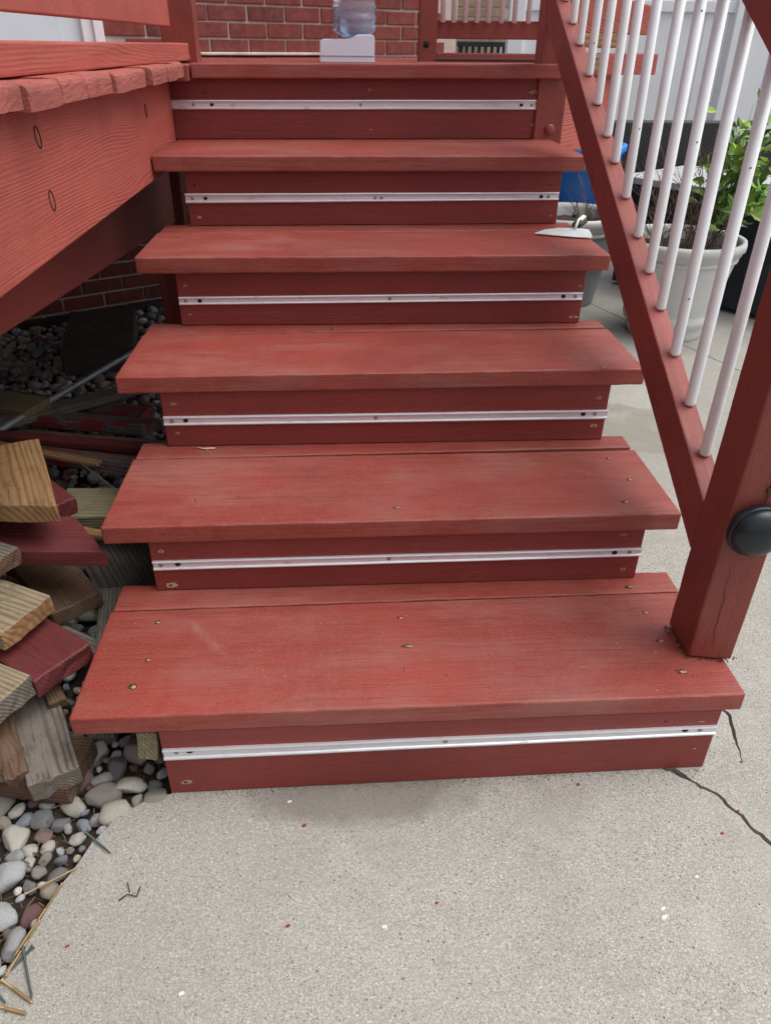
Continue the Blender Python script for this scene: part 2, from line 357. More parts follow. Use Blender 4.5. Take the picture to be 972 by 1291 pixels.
def box(name, x0, x1, y0, y1, z0, z1, mat, parent=None, bev=.003, **k):
    """axis aligned; the long side becomes local X so that the grain follows it"""
    c = Vector(((x0+x1)/2, (y0+y1)/2, (z0+z1)/2)); d = (x1-x0, y1-y0, z1-z0)
    i = d.index(max(d)); A = [(1, 0, 0), (0, 1, 0), (0, 0, 1)]
    ex = Vector(A[i]); ez = Vector(A[2] if i != 2 else (0, 1, 0)); ey = ez.cross(ex)
    s = [abs(Vector(d).dot(e))/2 for e in (ex, ey, ez)]
    bm = hexa_bm(box8(-s[0], s[0], -s[1], s[1], -s[2], s[2]), bev=bev, **k)
    mw = Matrix.Translation(c) @ Matrix((ex, ey, ez)).transposed().to_4x4()
    return link(name, finish(bm, name), mat, parent, mw)
def plank(name, P0, P1, w, t, mat, parent=None, roll=0, skew=0, bev=.003, jit=.0012, nx=8, seed=0, endmat=None):
    """P0,P1: middle of the two short edges of the upper face"""
    P0 = Vector(P0); P1 = Vector(P1); L = (P1-P0).length; ex = (P1-P0).normalized()
    ey = Vector((0, 0, 1)).cross(ex).normalized(); ez = ex.cross(ey)
    Rm = Matrix.Rotation(roll, 3, ex); ey = Rm @ ey; ez = Rm @ ez
    c8 = [(0, -w/2, -t), (L+skew, -w/2, -t), (L-skew, w/2, -t), (0, w/2, -t), (0, -w/2, 0), (L+skew, -w/2, 0), (L-skew, w/2, 0), (0, w/2, 0)]
    bm = hexa_bm(c8, bev=bev, nx=nx, jit=0, seed=seed)
    for q_ in range(1, 7): bmesh.ops.bisect_plane(bm, geom=list(bm.verts)+list(bm.edges)+list(bm.faces), plane_co=(0, -w/2+w*q_/7, 0), plane_no=(0, 1, 0))
    bmesh.ops.bisect_plane(bm, geom=list(bm.verts)+list(bm.edges)+list(bm.faces), plane_co=(0, 0, -t/2), plane_no=(0, 0, 1))
    for v in bm.verts:
        v.co += noise.noise_vector(v.co*38+Vector((seed, 0, 0)))*jit*1.6+noise.noise_vector(v.co*150+Vector((seed, 3, 0)))*jit*.6
        if v.co.x > L*.9: v.co.x += noise.noise(Vector((seed, v.co.y*90, v.co.z*60)))*.005
    me = finish(bm, name)
    me.materials.append(mat)
    if endmat:
        me.materials.append(endmat)
        for p in me.polygons:
            if p.normal.x > .8: p.material_index = 1
    mw = Matrix.Translation(P0) @ Matrix((ex, ey, ez)).transposed().to_4x4()
    return link(name, me, None, parent, mw)
def tube_bm(bm, pts, rad, n=8, cap=True):
    rings = []; pts = [Vector(p) for p in pts]
    rs = rad if isinstance(rad, (list, tuple)) else [rad]*len(pts)
    for i, p in enumerate(pts):
        d = (pts[min(i+1, len(pts)-1)]-pts[max(i-1, 0)]).normalized()
        a = d.orthogonal().normalized() if i == 0 else (rings_a - d*rings_a.dot(d)).normalized()
        rings_a = a; b_ = d.cross(a)
        rings.append([bm.verts.new(p+(a*math.cos(2*math.pi*k/n)+b_*math.sin(2*math.pi*k/n))*rs[i]) for k in range(n)])
    for i in range(len(rings)-1):
        for k in range(n): bm.faces.new((rings[i][k], rings[i][(k+1) % n], rings[i+1][(k+1) % n], rings[i+1][k]))
    if cap: bm.faces.new(rings[0][::-1]); bm.faces.new(rings[-1])
def tube(name, pts, rad, mat, parent=None, n=10, smooth=True):
    bm = bmesh.new(); tube_bm(bm, pts, rad, n); return link(name, finish(bm, name, smooth), mat, parent)
def lathe_bm(bm, prof, n=40, c=(0, 0, 0), cap=True):
    rings = [[bm.verts.new((c[0]+r_*math.cos(2*math.pi*k/n), c[1]+r_*math.sin(2*math.pi*k/n), c[2]+z)) for k in range(n)] for r_, z in prof]
    for i in range(len(rings)-1):
        for k in range(n): bm.faces.new((rings[i][k], rings[i][(k+1) % n], rings[i+1][(k+1) % n], rings[i+1][k]))
    if cap: bm.faces.new(rings[0][::-1]); bm.faces.new(rings[-1])
def lathe(name, prof, mat, parent=None, n=40, c=(0, 0, 0), mw=None, smooth=True, cap=True):
    bm = bmesh.new(); lathe_bm(bm, prof, n, c, cap); return link(name, finish(bm, name, smooth), mat, parent, mw)
def disc_face_y(x, y, z, rad, dep):      # matrix: lathe axis pointing to -Y
    return Matrix.Translation((x, y, z)) @ Matrix.Rotation(R(90), 4, 'X')

# ================================================================ SETTING
def poly_slab(name, pts, z0, z1, mat, parent=None):
    bm = bmesh.new(); top = [bm.verts.new((x, y, z1)) for x, y in pts]; bot = [bm.verts.new((x, y, z0)) for x, y in pts]
    ft = bm.faces.new(top); fb = bm.faces.new(bot[::-1]); n = len(pts)
    for i in range(n): bm.faces.new((top[i], bot[i], bot[(i+1) % n], top[(i+1) % n]))
    bmesh.ops.recalc_face_normals(bm, faces=bm.faces)
    bmesh.ops.triangulate(bm, faces=[ft, fb], ngon_method='EAR_CLIP')
    return link(name, finish(bm, name), mat, parent)
def jag(pts, amp, step, seed=0):
    out = []
    for i in range(len(pts)-1):
        a = Vector((*pts[i], 0)); b_ = Vector((*pts[i+1], 0)); n = max(1, int((b_-a).length/step))
        for k in range(n):
            p = a.lerp(b_, k/n); 
            if not (i == 0 and k == 0): p += noise.noise_vector(p*40+Vector((seed, 0, 0)))*amp + noise.noise_vector(p*140+Vector((seed, 9, 0)))*amp*.6
            out.append((p.x, p.y))
    out.append(pts[-1]); return out
gm = bpy.data.meshes.new('ground'); gm.from_pydata([(-60, -60, -.13), (60, -60, -.13), (60, 60, -.13), (-60, 60, -.13)], [], [(0, 1, 2, 3)])
struct(link('ground', gm, M_soil))
GE = [(-.30, .25), (-.30, .06), (-.312, .002), (-.352, -.008), (-.395, -.04), (-.425, -.092), (-.452, -.16), (-.47, -.225), (-.497, -.30), (-.53, -.42), (-.60, -.7), (-.75, -1.3), (-1.0, -2.2)]
CR = [(.28, .55), (.45, .12), (.565, .012), (.597, -.013), (.64, -.052), (.688, -.158), (.74, -.26), (.80, -.42), (.92, -.75), (1.1, -1.3), (1.3, -2.2)]
edge = jag(GE, .003, .02, 1); crk = jag(CR, .0045, .009, 2)
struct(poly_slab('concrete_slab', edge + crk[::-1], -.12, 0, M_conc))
def offs(p, i, L):
    a = Vector(L[max(i-1, 0)]); b_ = Vector(L[min(i+1, len(L)-1)]); d = (b_-a).normalized(); wd = .0045+.009*abs(noise.noise(Vector((p[0]*25, p[1]*25, 4))))
    if math.hypot(p[0]-.57, p[1]-.0) < .035: wd += .004
    return (p[0]-d.y*wd*1.0, p[1]+d.x*wd)
crk2 = [offs(p, i, crk) for i, p in enumerate(crk)]
slitL = jag([(.66, .60), (.70, .22), (.741, .128), (.727, .075), (.724, .04), (.712, .004)], .002, .008, 5)
slitR = [(x+.0075*min(1, (len(slitL)-1-i)/9), y+.002) for i, (x, y) in enumerate(slitL)]
JA, JB = (1.0, 3.62), (2.6, -.75)
# joint line through (1.53,2.157) and (1.60,1.967)
def jl(t_): return (1.53+.07*t_, 2.157-.19*t_)
B = crk2 + [(3.2, -2.2), jl(14)] + [jl(-6), (.28, 3.3)]
k = len(crk2)
B = [(.66, .60)] + slitR[1:] + slitL[::-1][1:-1] + [(.63, .58), (.45, .6)] + crk2 + [(2.2, -2.2), (jl(14)[0]-.004, jl(14)[1]), (jl(-5)[0]-.004, jl(-5)[1]), (.66, 3.2)]
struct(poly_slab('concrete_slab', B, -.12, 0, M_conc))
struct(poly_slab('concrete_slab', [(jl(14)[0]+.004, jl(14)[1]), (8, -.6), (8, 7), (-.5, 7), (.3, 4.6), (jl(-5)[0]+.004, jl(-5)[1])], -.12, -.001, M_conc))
bm = bmesh.new()
for _ in range(420):
    p = Vector((*random.choice(crk[:90]), -.012))+Vector((random.uniform(-.001, .010), random.uniform(-.002, .005), random.uniform(-.008, .004)))
    bmesh.ops.create_icosphere(bm, subdivisions=1, radius=random.uniform(.001, .0035), matrix=Matrix.Translation(p) @ Matrix.Diagonal((1, random.uniform(.6, 1), .7, 1)))
rb = stuff(link('rubble', finish(bm, 'rubble'), simple('crack_rubble', (.17, .15, .13), .95, var=.5))); tag(rb, 'crumbled grit filling the long crack in the concrete', 'rubble')
# gravel bed: dirt sheet and stones
def bed_mesh():
    bm = bmesh.new(); nx, ny = 70, 110; V = []
    for j in range(ny+1):
        for i in range(nx+1):
            x = -3.2+3.9*i/nx; y = -2.2+6.0*j/ny
            z = -.032+.012*noise.noise(Vector((x*6, y*6, 0)))+.006*noise.noise(Vector((x*30, y*30, 1)))
            V.append(bm.verts.new((x, y, z)))
    for j in range(ny):
        for i in range(nx):
            a = j*(nx+1)+i; bm.faces.new((V[a], V[a+1], V[a+nx+2], V[a+nx+1]))
    return finish(bm, 'gravel_bed', True)
bed = struct(link('gravel_bed', bed_mesh(), M_soil))
def edge_x(y):
    best = None
    for (x0, y0), (x1, y1) in zip(GE[2:], GE[3:]):
        if min(y0, y1) <= y <= max(y0, y1) and y0 != y1: best = x0+(x1-x0)*(y-y0)/(y1-y0)
    return best if best is not None else -.31
def stone_mesh(seed, sub):
    bm = bmesh.new(); bmesh.ops.create_icosphere(bm, subdivisions=sub, radius=1)
    rs = random.Random(seed); sc = Vector((1, rs.uniform(.68, .9), rs.uniform(.5, .7)))
    # a few planar cuts give pebbles their blunt facets
    pl = [(Vector((rs.gauss(0, 1), rs.gauss(0, 1), rs.gauss(0, .7))).normalized(), rs.uniform(.60, .88)) for _ in range(9)]
    for v in bm.verts:
        p = v.co.copy()
        for n_, d_ in pl:
            e = p.dot(n_)-d_
            if e > 0: p -= n_*e*.95
        p *= 1+.14*noise.noise(v.co*1.3+Vector((seed, 0, 0)))+.04*noise.noise(v.co*4+Vector((seed, 5, 0)))
        v.co = Vector((p.x*sc.x, p.y*sc.y, p.z*sc.z))
    return bm
stones_hi = [finish(stone_mesh(s, 3), 'stone', True) for s in range(14)]
for me in stones_hi: me.materials.append(M_stone)
class Cells:
    def __init__(s, c): s.c = c; s.g = {}
    def ok(s, x, y, r_):
        i, j = int(x//s.c), int(y//s.c)
        for a in range(i-1, i+2):
            for b_ in range(j-1, j+2):
                for q in s.g.get((a, b_), ()):
                    if (q[0]-x)**2+(q[1]-y)**2 < (q[2]+r_)**2*.62: return False
        s.g.setdefault((i, j), []).append((x, y, r_)); return True
grid = Cells(.08); rs = random.Random(11)
near = [(-.452, -.052, .021, .24), (-.37, .0, .016, .95)]
placed = []
def try_stones(n, x0, x1, y0, y1, ra, rb, zc):
    for _ in range(n):
        x = rs.uniform(x0, x1); y = rs.uniform(y0, y1); r_ = ra+(rb-ra)*rs.random()**1.6
        if y < .06 and x > edge_x(y)-r_*.75: continue
        if y >= .06 and x > -.31: continue
        if grid.ok(x, y, r_): placed.append((x, y, r_, zc+rs.uniform(-.004, .006)))
try_stones(200, -.9, -.34, -.62, .12, .026, .031, -.014)
try_stones(4500, -1.0, -.31, -.62, .16, .012, .024, -.016)
try_stones(4000, -1.0, -.31, -.62, .3, .007, .012, -.014)
nearset = [p for p in placed if p[0] > -.78 and p[1] > -.42]
nearset.sort(key=lambda p: -p[2]); indiv = set(nearset[:290])
rest = [p for p in placed if p not in indiv]
placed = []
try_stones(1500, -2.3, -.3, .16, 3.0, .028, .034, -.012)
try_stones(14000, -2.3, -.3, .12, 3.0, .016, .027, -.014)
try_stones(9000, -1.6, -.3, .12, 2.6, .010, .016, -.008)
rest += placed
for x, y, r_, z in indiv:
    mw = Matrix.Translation((x, y, z)) @ Matrix.Rotation(rs.uniform(0, 6.28), 4, 'Z') @ Matrix.Rotation(rs.gauss(0, .25), 4, 'X') @ Matrix.Rotation(rs.gauss(0, .25), 4, 'Y') @ Matrix.Scale(r_*1.12, 4)
    link('stone', rs.choice(stones_hi), None, bed, mw)
def joined(items, protos):
    V, F, A = [], [], []
    for (x, y, r_, z) in items:
        vs, fs = rs.choice(protos)
        mw = Matrix.Translation((x, y, z)) @ Matrix.Rotation(rs.uniform(0, 6.28), 4, 'Z') @ Matrix.Rotation(rs.gauss(0, .3), 4, 'X') @ Matrix.Scale(r_*1.12, 4)
        o = len(V); V += [tuple(mw @ v) for v in vs]; F += [tuple(i+o for i in f_) for f_ in fs]; A += [rs.random()]*len(fs)
    return V, F, A
lo = []
for s in range(8):
    bm = stone_mesh(s+50, 2); bm.verts.ensure_lookup_table(); lo.append(([v.co.copy() for v in bm.verts], [[v.index for v in f_.verts] for f_ in bm.faces])); bm.free()
V, F, A = joined(rest, lo)
me = bpy.data.meshes.new('stones'); me.from_pydata(V, [], F)
at = me.attributes.new('rnd', 'FLOAT', 'FACE'); at.data.foreach_set('value', A)
me.polygons.foreach_set('use_smooth', [True]*len(F))
stuff(link('stones', me, M_stone, bed))
# fine debris among the stones
bm = bmesh.new()
for _ in range(1500):
    x = rs.uniform(-.85, -.31); y = rs.uniform(-.6, .12)
    if x > edge_x(y)+.012: continue
    a = rs.uniform(0, 6.28); l = rs.uniform(.004, .022); z = rs.uniform(-.028, -.008)
    d = Vector((math.cos(a)*l, math.sin(a)*l, rs.uniform(-.003, .004)))
    tube_bm(bm, [(x, y, z), Vector((x, y, z))+d], rs.uniform(.0004, .0013), 3)
stuff(link('plant_litter', finish(bm, 'plant_litter'), M_twig, bed))

# ================================================================ HOUSE WALL
WO = Vector((-.881, 2.895, 0)); WU = Vector((math.cos(R(31)), math.sin(R(31)), 0)); WN = Vector((WU.y, -WU.x, 0))
wallm = Matrix.Translation(WO) @ Matrix((WU, -WN, Vector((0, 0, 1)))).transposed().to_4x4()   # local x along wall, -y to viewer
house = thing('brick_house', 'red brick house wall behind the deck with a pale door and grey mortar', 'house', WO)
def wbox(name, u0, u1, d0, d1, z0, z1, mat, bev=.003, parent=None):   # d: distance in front of mortar face
    bm = hexa_bm(box8(u0, u1, -d1, -d0, z0, z1), bev=bev); return link(name, finish(bm, name), mat, parent or house, wallm)
UEND = 1.79; DR = -.075
wbox('mortar', -2.6, UEND, -.12, 0, -.12, 1.061, M_mortar, bev=0)
wbox('mortar', DR, UEND, -.12, 0, 1.0612, 2.6, M_mortar, bev=0)
wbox('mortar', -2.6, DR-.001, -.12, 0, 2.3, 2.6, M_mortar, bev=0)
BP, CPz = .189, .064
def brick_mesh(seed, L, H):
    bm = hexa_bm(box8(-L/2, L/2, -.0075, .02, -H/2, H/2), bev=.0022, seg=1)
    for v in bm.verts: v.co += noise.noise_vector(v.co*30+Vector((seed*3.1, 0, 0)))*.0014
    me = finish(bm, 'brick'); me.materials.append(M_brick); return me
bms = [brick_mesh(i, BP-.0095, CPz-.0088) for i in range(5)]
vis, hid = [], []
for kk in range(-17, 22):
    z = 1.061+CPz*kk+CPz/2; off = .389 + (BP/2 if (kk % 2) != (1 if z < .6 else 0) else 0)
    n0 = int((-2.6-off)/BP)-1
    for n_ in range(n0, 40):
        uc = off+BP*(n_+.5)
        if uc-BP/2 < -2.6 or uc+BP/2 > UEND+.01: continue
        if z > 1.06 and z < 2.3 and uc < DR: 
            continue
        v_ = (z > 1.05 and z < 1.45 and uc < 2.4) or (z < .40 and -1.4 < uc < .35)
        (vis if v_ else hid).append((uc, z))
for i, (uc, z) in enumerate(vis):
    link('brick', bms[i % 5], None, house, wallm @ Matrix.Translation((uc+rs.gauss(0, .0008), 0, z+rs.gauss(0, .0006))))
V, F = [], []
bb = bms[0]; bv = [v.co.copy() for v in bb.vertices]; bf = [list(p.vertices) for p in bb.polygons]
for uc, z in hid:
    o = len(V); V += [tuple(v+Vector((uc, 0, z))) for v in bv]; F += [[i+o for i in q] for q in bf]
me = bpy.data.meshes.new('bricks'); me.from_pydata(V, [], F); stuff(link('bricks', me, M_brick, house, wallm))
box('added_shade_wall', -2.6, -2.32, -3.5, 2.2, -.12, 2.6, simple('plain_brick', (.20, .06, .045), .9, bump=.5), house, bev=0)  # unseen wall, added out of view to darken the space under the deck
dr = wbox('door', -1.9, -.16, -.03, -.012, 1.062, 2.24, M_door)
for k_ in range(8): wbox('door_panel', -1.9+.28*k_, -1.9+.28*k_+.262, -.010, -.004, 1.07, 2.2, M_door, parent=dr) if k_ < 6 else None
wbox('door_frame', -.16, -.118, -.03, .012, 1.062, 2.29, M_trim); wbox('door_frame', -.1175, -.078, -.03, .028, 1.062, 2.29, M_trim)
wbox('sill_mortar', .33, 1.0, .004, .03, 1.061, 1.072, M_caulk)
wbox('foundation_strip', -2.6, .5, .0, .03, -.1, .028, M_blkm)
# tan neighbouring wall seen under the back rail
nb = thing('neighbour_house', 'tan brick house wall far behind the patio, seen under the back railing', 'house', (.6, 6.2, 0))
box('mortar', .2, 1.50, 6.2, 6.5, -.1, 3, M_mortar, nb, bev=0)
M_tanb = simple('tan_brick', (.33, .24, .17), .9, bump=.6, bscale=40, var=.3)
tb = finish(hexa_bm(box8(-.09, .09, -.008, .02, -.026, .026), bev=.002, seg=1), 'brick'); tb.materials.append(M_tanb)
for kk in range(12):
    for n_ in range(7):
        x = .30+.19*n_+(.095 if kk % 2 else 0)
        if x < 1.42: link('brick', tb, None, nb, Matrix.Translation((x, 6.2, .95+.063*kk)))
# ================================================================ VINYL FENCE
fen = thing('vinyl_fence', 'tall white vinyl privacy fence behind the patio on the right', 'fence', (1, 4.6, 0))
FA = R(-4)
fm = Matrix.Translation((1.16, 4.75, 0)) @ Matrix.Rotation(FA, 4, 'Z')
def fbox(name, x0, x1, y0, y1, z0, z1, bev=.002):
    return link(name, finish(hexa_bm(box8(x0, x1, y0, y1, z0, z1), bev=bev), name), M_vinyl, fen, fm)
fb = None
for i in range(34):
    if fb is None:
        fb = fbox('fence_board', 0, .148, 0, .02, .06, 1.3)
    else:
        link('fence_board', fb.data, None, fen, fm @ Matrix.Translation((.15*i, 0, 0)))
fbox('rail', -.05, 5.2, -.02, .045, 1.295, 1.36, .006); fbox('rail', -.05, 5.2, -.02, .045, .02, .10, .006)
fbox('top_rail', -.05, 5.2, -.02, .045, 1.62, 1.68, .006)
for i in range(40): fbox('slat', .02+.128*i, .06+.128*i, .0, .02, 1.36, 1.62) if i < 40 else None
for x in (.0, 1.42, 3.1, 4.9): fbox('post', x-.05, x+.05, -.045, .055, 0, 1.75, .006)
box('wide_panel', 1.2, 1.201, 5, 5.001, 0, .001, M_vinyl, fen) if False else None

# ================================================================ DECK
ZD = 1.06
deck = thing('wooden_deck', 'red painted raised wooden deck with rough sawn board ends, at the top of the stairs', 'deck', (-.475, 1.6, 0))
# deck boards across the wing (left) with ragged sawn ends
ys = [-.26, -.12, .01, .14, .277, .382, .532, .672, .849, .989, 1.161, 1.349, 1.480, 1.600]
for i in range(len(ys)-1):
    y0, y1 = ys[i]+.0025, ys[i+1]-.0025
    xe = -.44+.03*max(0, (y0-.5)/1.0)+random.uniform(-.010, .010); zt = ZD+random.uniform(-.002, .003)
    bm = hexa_bm([(-2.3, y0, zt-.036), (xe, y0, zt-.036), (xe+random.uniform(-.004, .004), y1, zt-.036), (-2.3, y1, zt-.036), (-2.3, y0, zt), (xe, y0, zt), (xe, y1, zt), (-2.3, y1, zt)], bev=.0)
    ed = [e for e in bm.edges if all(v.co.x > -1 for v in e.verts) and all(v.co.z > zt-.01 for v in e.verts)]
    bmesh.ops.bevel(bm, geom=ed, offset=random.uniform(.010, .015), segments=3, profile=.5, affect='EDGES')
    bmesh.ops.bevel(bm, geom=[e for e in bm.edges if all(v.co.x > -1 for v in e.verts) and abs(e.verts[0].co.y-e.verts[1].co.y) < 1e-3], offset=.0025, segments=1, affect='EDGES')
    bmesh.ops.bisect_plane(bm, geom=list(bm.verts)+list(bm.edges)+list(bm.faces), plane_co=(xe-.03, 0, 0), plane_no=(1, 0, 0))
    bmesh.ops.triangulate(bm, faces=[f_ for f_ in bm.faces if f_.calc_center_median().x > xe-.03])
    bmesh.ops.subdivide_edges(bm, edges=[e for e in bm.edges if all(v.co.x > xe-.031 for v in e.verts)], cuts=4, use_grid_fill=True)
    for v in bm.verts:
        if v.co.x > xe-.028: v.co += noise.noise_vector(v.co*35+Vector((i, 0, 0)))*.0013+noise.noise_vector(v.co*220+Vector((i, 0, 0)))*.0010
    me = finish(bm, 'deck_board'); me.materials.append(M_joist); me.materials.append(M_end)
    for p in me.polygons:
        if p.center.x > xe-.027: p.material_index = 1
    link('deck_board', me, None, deck)
# joists and beam
box('rim_joist', -.513, -.475, -.24, 1.652, .802, 1.0215, M_joist, deck, nx=10, jit=.0006)
box('rim_joist', -2.3, -.514, -.24, -.202, .802, 1.0215, M_beam, deck)
for y in (.4, 1.0): box('joist', -2.3, -.514, y, y+.038, .82, 1.0215, M_darkw, deck)
# beam under joists, slightly canted plan
plank('beam', (-.80, .0, .80), (-.53, 2.08, .80), .038, .205, M_beam, deck, nx=6)
plank('beam', (-.842, .0, .80), (-.572, 2.08, .80), .038, .205, M_darkw, deck, nx=6)
def dome(name, P, axis, rad, mat, parent, h_=.5):
    ax = Vector(axis).normalized(); prof = [(rad, 0)]+[(rad*math.cos(a_), rad*h_*math.sin(a_)) for a_ in (R(15), R(35), R(55), R(75))]+[(.0002, rad*h_)]
    return lathe(name, prof, mat, parent, n=20, mw=Matrix.Translation(P) @ ax.to_track_quat('Z', 'Y').to_matrix().to_4x4())
ba = Vector((-.27, 2.08, 0)).normalized() if False else Vector((.27, 2.08, 0)).normalized(); bn = Vector((ba.y, -ba.x, 0))
dome('bolt_head', Vector((-.80, .0, .735))+ba*.78+bn*.019, bn, .016, M_beam, deck)
for (y, z, rr_) in ((.502, .979, .011), (.505, .884, .011), (1.30, .962, .010)):
    mw = Matrix.Translation((-.4748, y, z)) @ Matrix.Rotation(R(90), 4, 'Y') @ Matrix.Rotation(.3, 4, 'Z')
    lathe('plug_ring', [(rr_, .0), (rr_+.0002, .0009), (rr_+.0018, .0011), (rr_+.002, 0)], M_dark, deck, n=24, mw=mw @ Matrix.Diagonal((1.35, .85, 1, 1)), cap=False)
# posts under
box('support_post', -.520, -.455, 1.36, 1.43, 0, .60, M_beam, deck)
box('support_post', -.50, -.47, 1.6, 1.655, 0, .80, M_riser, deck)
# nosing board, deck planks behind it
hexa('deck_board', [(-.405, 1.6274, ZD-.038), (.676, 1.645, ZD-.032), (.676, 1.765, ZD-.032), (-.405, 1.747, ZD-.038), (-.405, 1.6274, ZD), (.676, 1.645, ZD+.006), (.676, 1.765, ZD+.004), (-.405, 1.747, ZD-.001)], M_tread, deck, bev=.004, nx=20, jit=.0008)
y = 1.77
for i in range(22):
    y1 = y+.115
    if y > 5.0: break
    xl = -2.3; box('deck_board', -2.3, 1.00 if y > 2.1 else .70, y, y1, ZD-.045, ZD-.008-.001*(i % 2), M_tread, deck, bev=.002); y = y1+.005
box('deck_board', -2.3, -.41, 1.606, 1.765, ZD-.045, ZD-.004, M_tread, deck)
# right wing of the deck: joist face and post
plank('rim_joist', (.70, 1.74, 1.022), (.93, 1.95, 1.022), .03, .20, M_joist, deck, nx=3)
np_ = box('newel_post', .607, .694, 1.668, 1.755, 0, 1.95, M_post, deck, nx=8, jit=.0006)
dome('bolt_head', (.655, 1.667, .893), (0, -1, 0), .016, M_post, deck)
hexa('bare_wood_patch', box8(.638, .652, 1.6655, 1.6685, 1.118, 1.146), M_chip, deck, bev=.001)
box('joist', -.45, .70, 1.70, 1.735, .83, 1.015, M_darkw, deck)

# left railing
lr = thing('deck_railing', 'red wooden railing of the deck on the left, two horizontal boards and a post', 'railing', (-.5, 1.87, ZD))
box('post', -.548, -.440, 2.0, 2.085, ZD-.03, 1.9, M_post, lr)
plank('bottom_rail', (-.53, -.24, 1.111), (-.490, 1.995, 1.107), .055, .047, M_joist, lr, nx=8, bev=.004)
hexa('mid_rail', [(-.535, -.24, 1.150), (-.500, 1.92, 1.150), (-.530, 1.92, 1.150), (-.565, -.24, 1.150), (-.535, -.24, 1.245), (-.500, 1.92, 1.245), (-.530, 1.92, 1.245), (-.565, -.24, 1.245)], M_joist, lr, nx=8, jit=.001)
# back railing across the deck
br = thing('deck_railing', 'red railing along the back of the deck with white balusters, behind the water jug', 'railing', (.6, 2.7, ZD))
box('post', .345, .415, 2.66, 2.73, ZD-.03, 1.95, M_post, br)
box('bottom_rail', .4155, .93, 2.68, 2.718, 1.130, 1.193, M_rail, br)
box('base_board', .4155, .93, 2.66, 2.74, 1.052, 1.082, M_rail, br)
box('post', .93, 1.0, 2.66, 2.73, ZD-.03, 1.95, M_post, br)
box('top_rail', .4155, .93, 2.68, 2.718, 1.80, 1.86, M_rail, br)
dome('bolt_head', (.372, 2.659, 1.110), (0, -1, 0), .012, M_dark, br)
for x in (.435, .478, .524, .571, .617, .669, .722, .778, .835, .885): tube('baluster', [(x, 2.665, 1.185), (x, 2.665, 1.83)], .010, M_white, br, n=8)
mat_ = thing('rubber_strip', 'dark beaded rubber strip lying on the deck under the back railing', 'rubber strip', (.65, 2.5, ZD))
bm = bmesh.new()
for i in range(52):
    bmesh.ops.create_icosphere(bm, subdivisions=1, radius=.0055, matrix=Matrix.Translation((.40+.0095*i, 2.56, ZD+.001)))
link('beaded_strip', finish(bm, 'beaded_strip', True), M_beadm, mat_)
# right rails (far side, seen through balusters)
rr = thing('deck_railing', 'red railing boards with bare tan blocks, seen behind the stair balusters', 'railing', (.9, 1.9, 1.0))
hexa('bottom_rail', [(.70, 1.80, 1.033), (1.055, 1.93, 1.033), (1.04, 1.99, 1.033), (.70, 1.88, 1.033), (.70, 1.80, 1.092), (1.055, 1.93, 1.092), (1.04, 1.99, 1.092), (.70, 1.88, 1.092)], M_joist, rr, nx=4, jit=.001)
hexa('mid_rail', [(.70, 1.80, 1.146), (1.03, 1.92, 1.142), (1.03, 1.96, 1.142), (.70, 1.84, 1.146), (.70, 1.80, 1.27), (1.03, 1.92, 1.215), (1.03, 1.96, 1.215), (.70, 1.84, 1.27)], M_joist, rr, nx=4, jit=.001)
plank('spacer_block', (.71, 1.78, 1.145), (.87, 1.84, 1.142), .05, .036, M_tan, rr)
plank('spacer_block', (.705, 1.77, 1.092), (.83, 1.80, 1.090), .03, .045, M_pale, rr)
po = thing('support_pole', 'thin pale pole hanging behind the right wing of the deck', 'pole', (.955, 2.02, 0))
tube('pole', [(.962, 2.02, .80), (.962, 2.02, 1.035)], .010, M_trim, po, n=10); tube('bracket', [(.946, 2.015, .80), (.946, 2.015, 1.033)], .004, M_blkm, po, n=6)

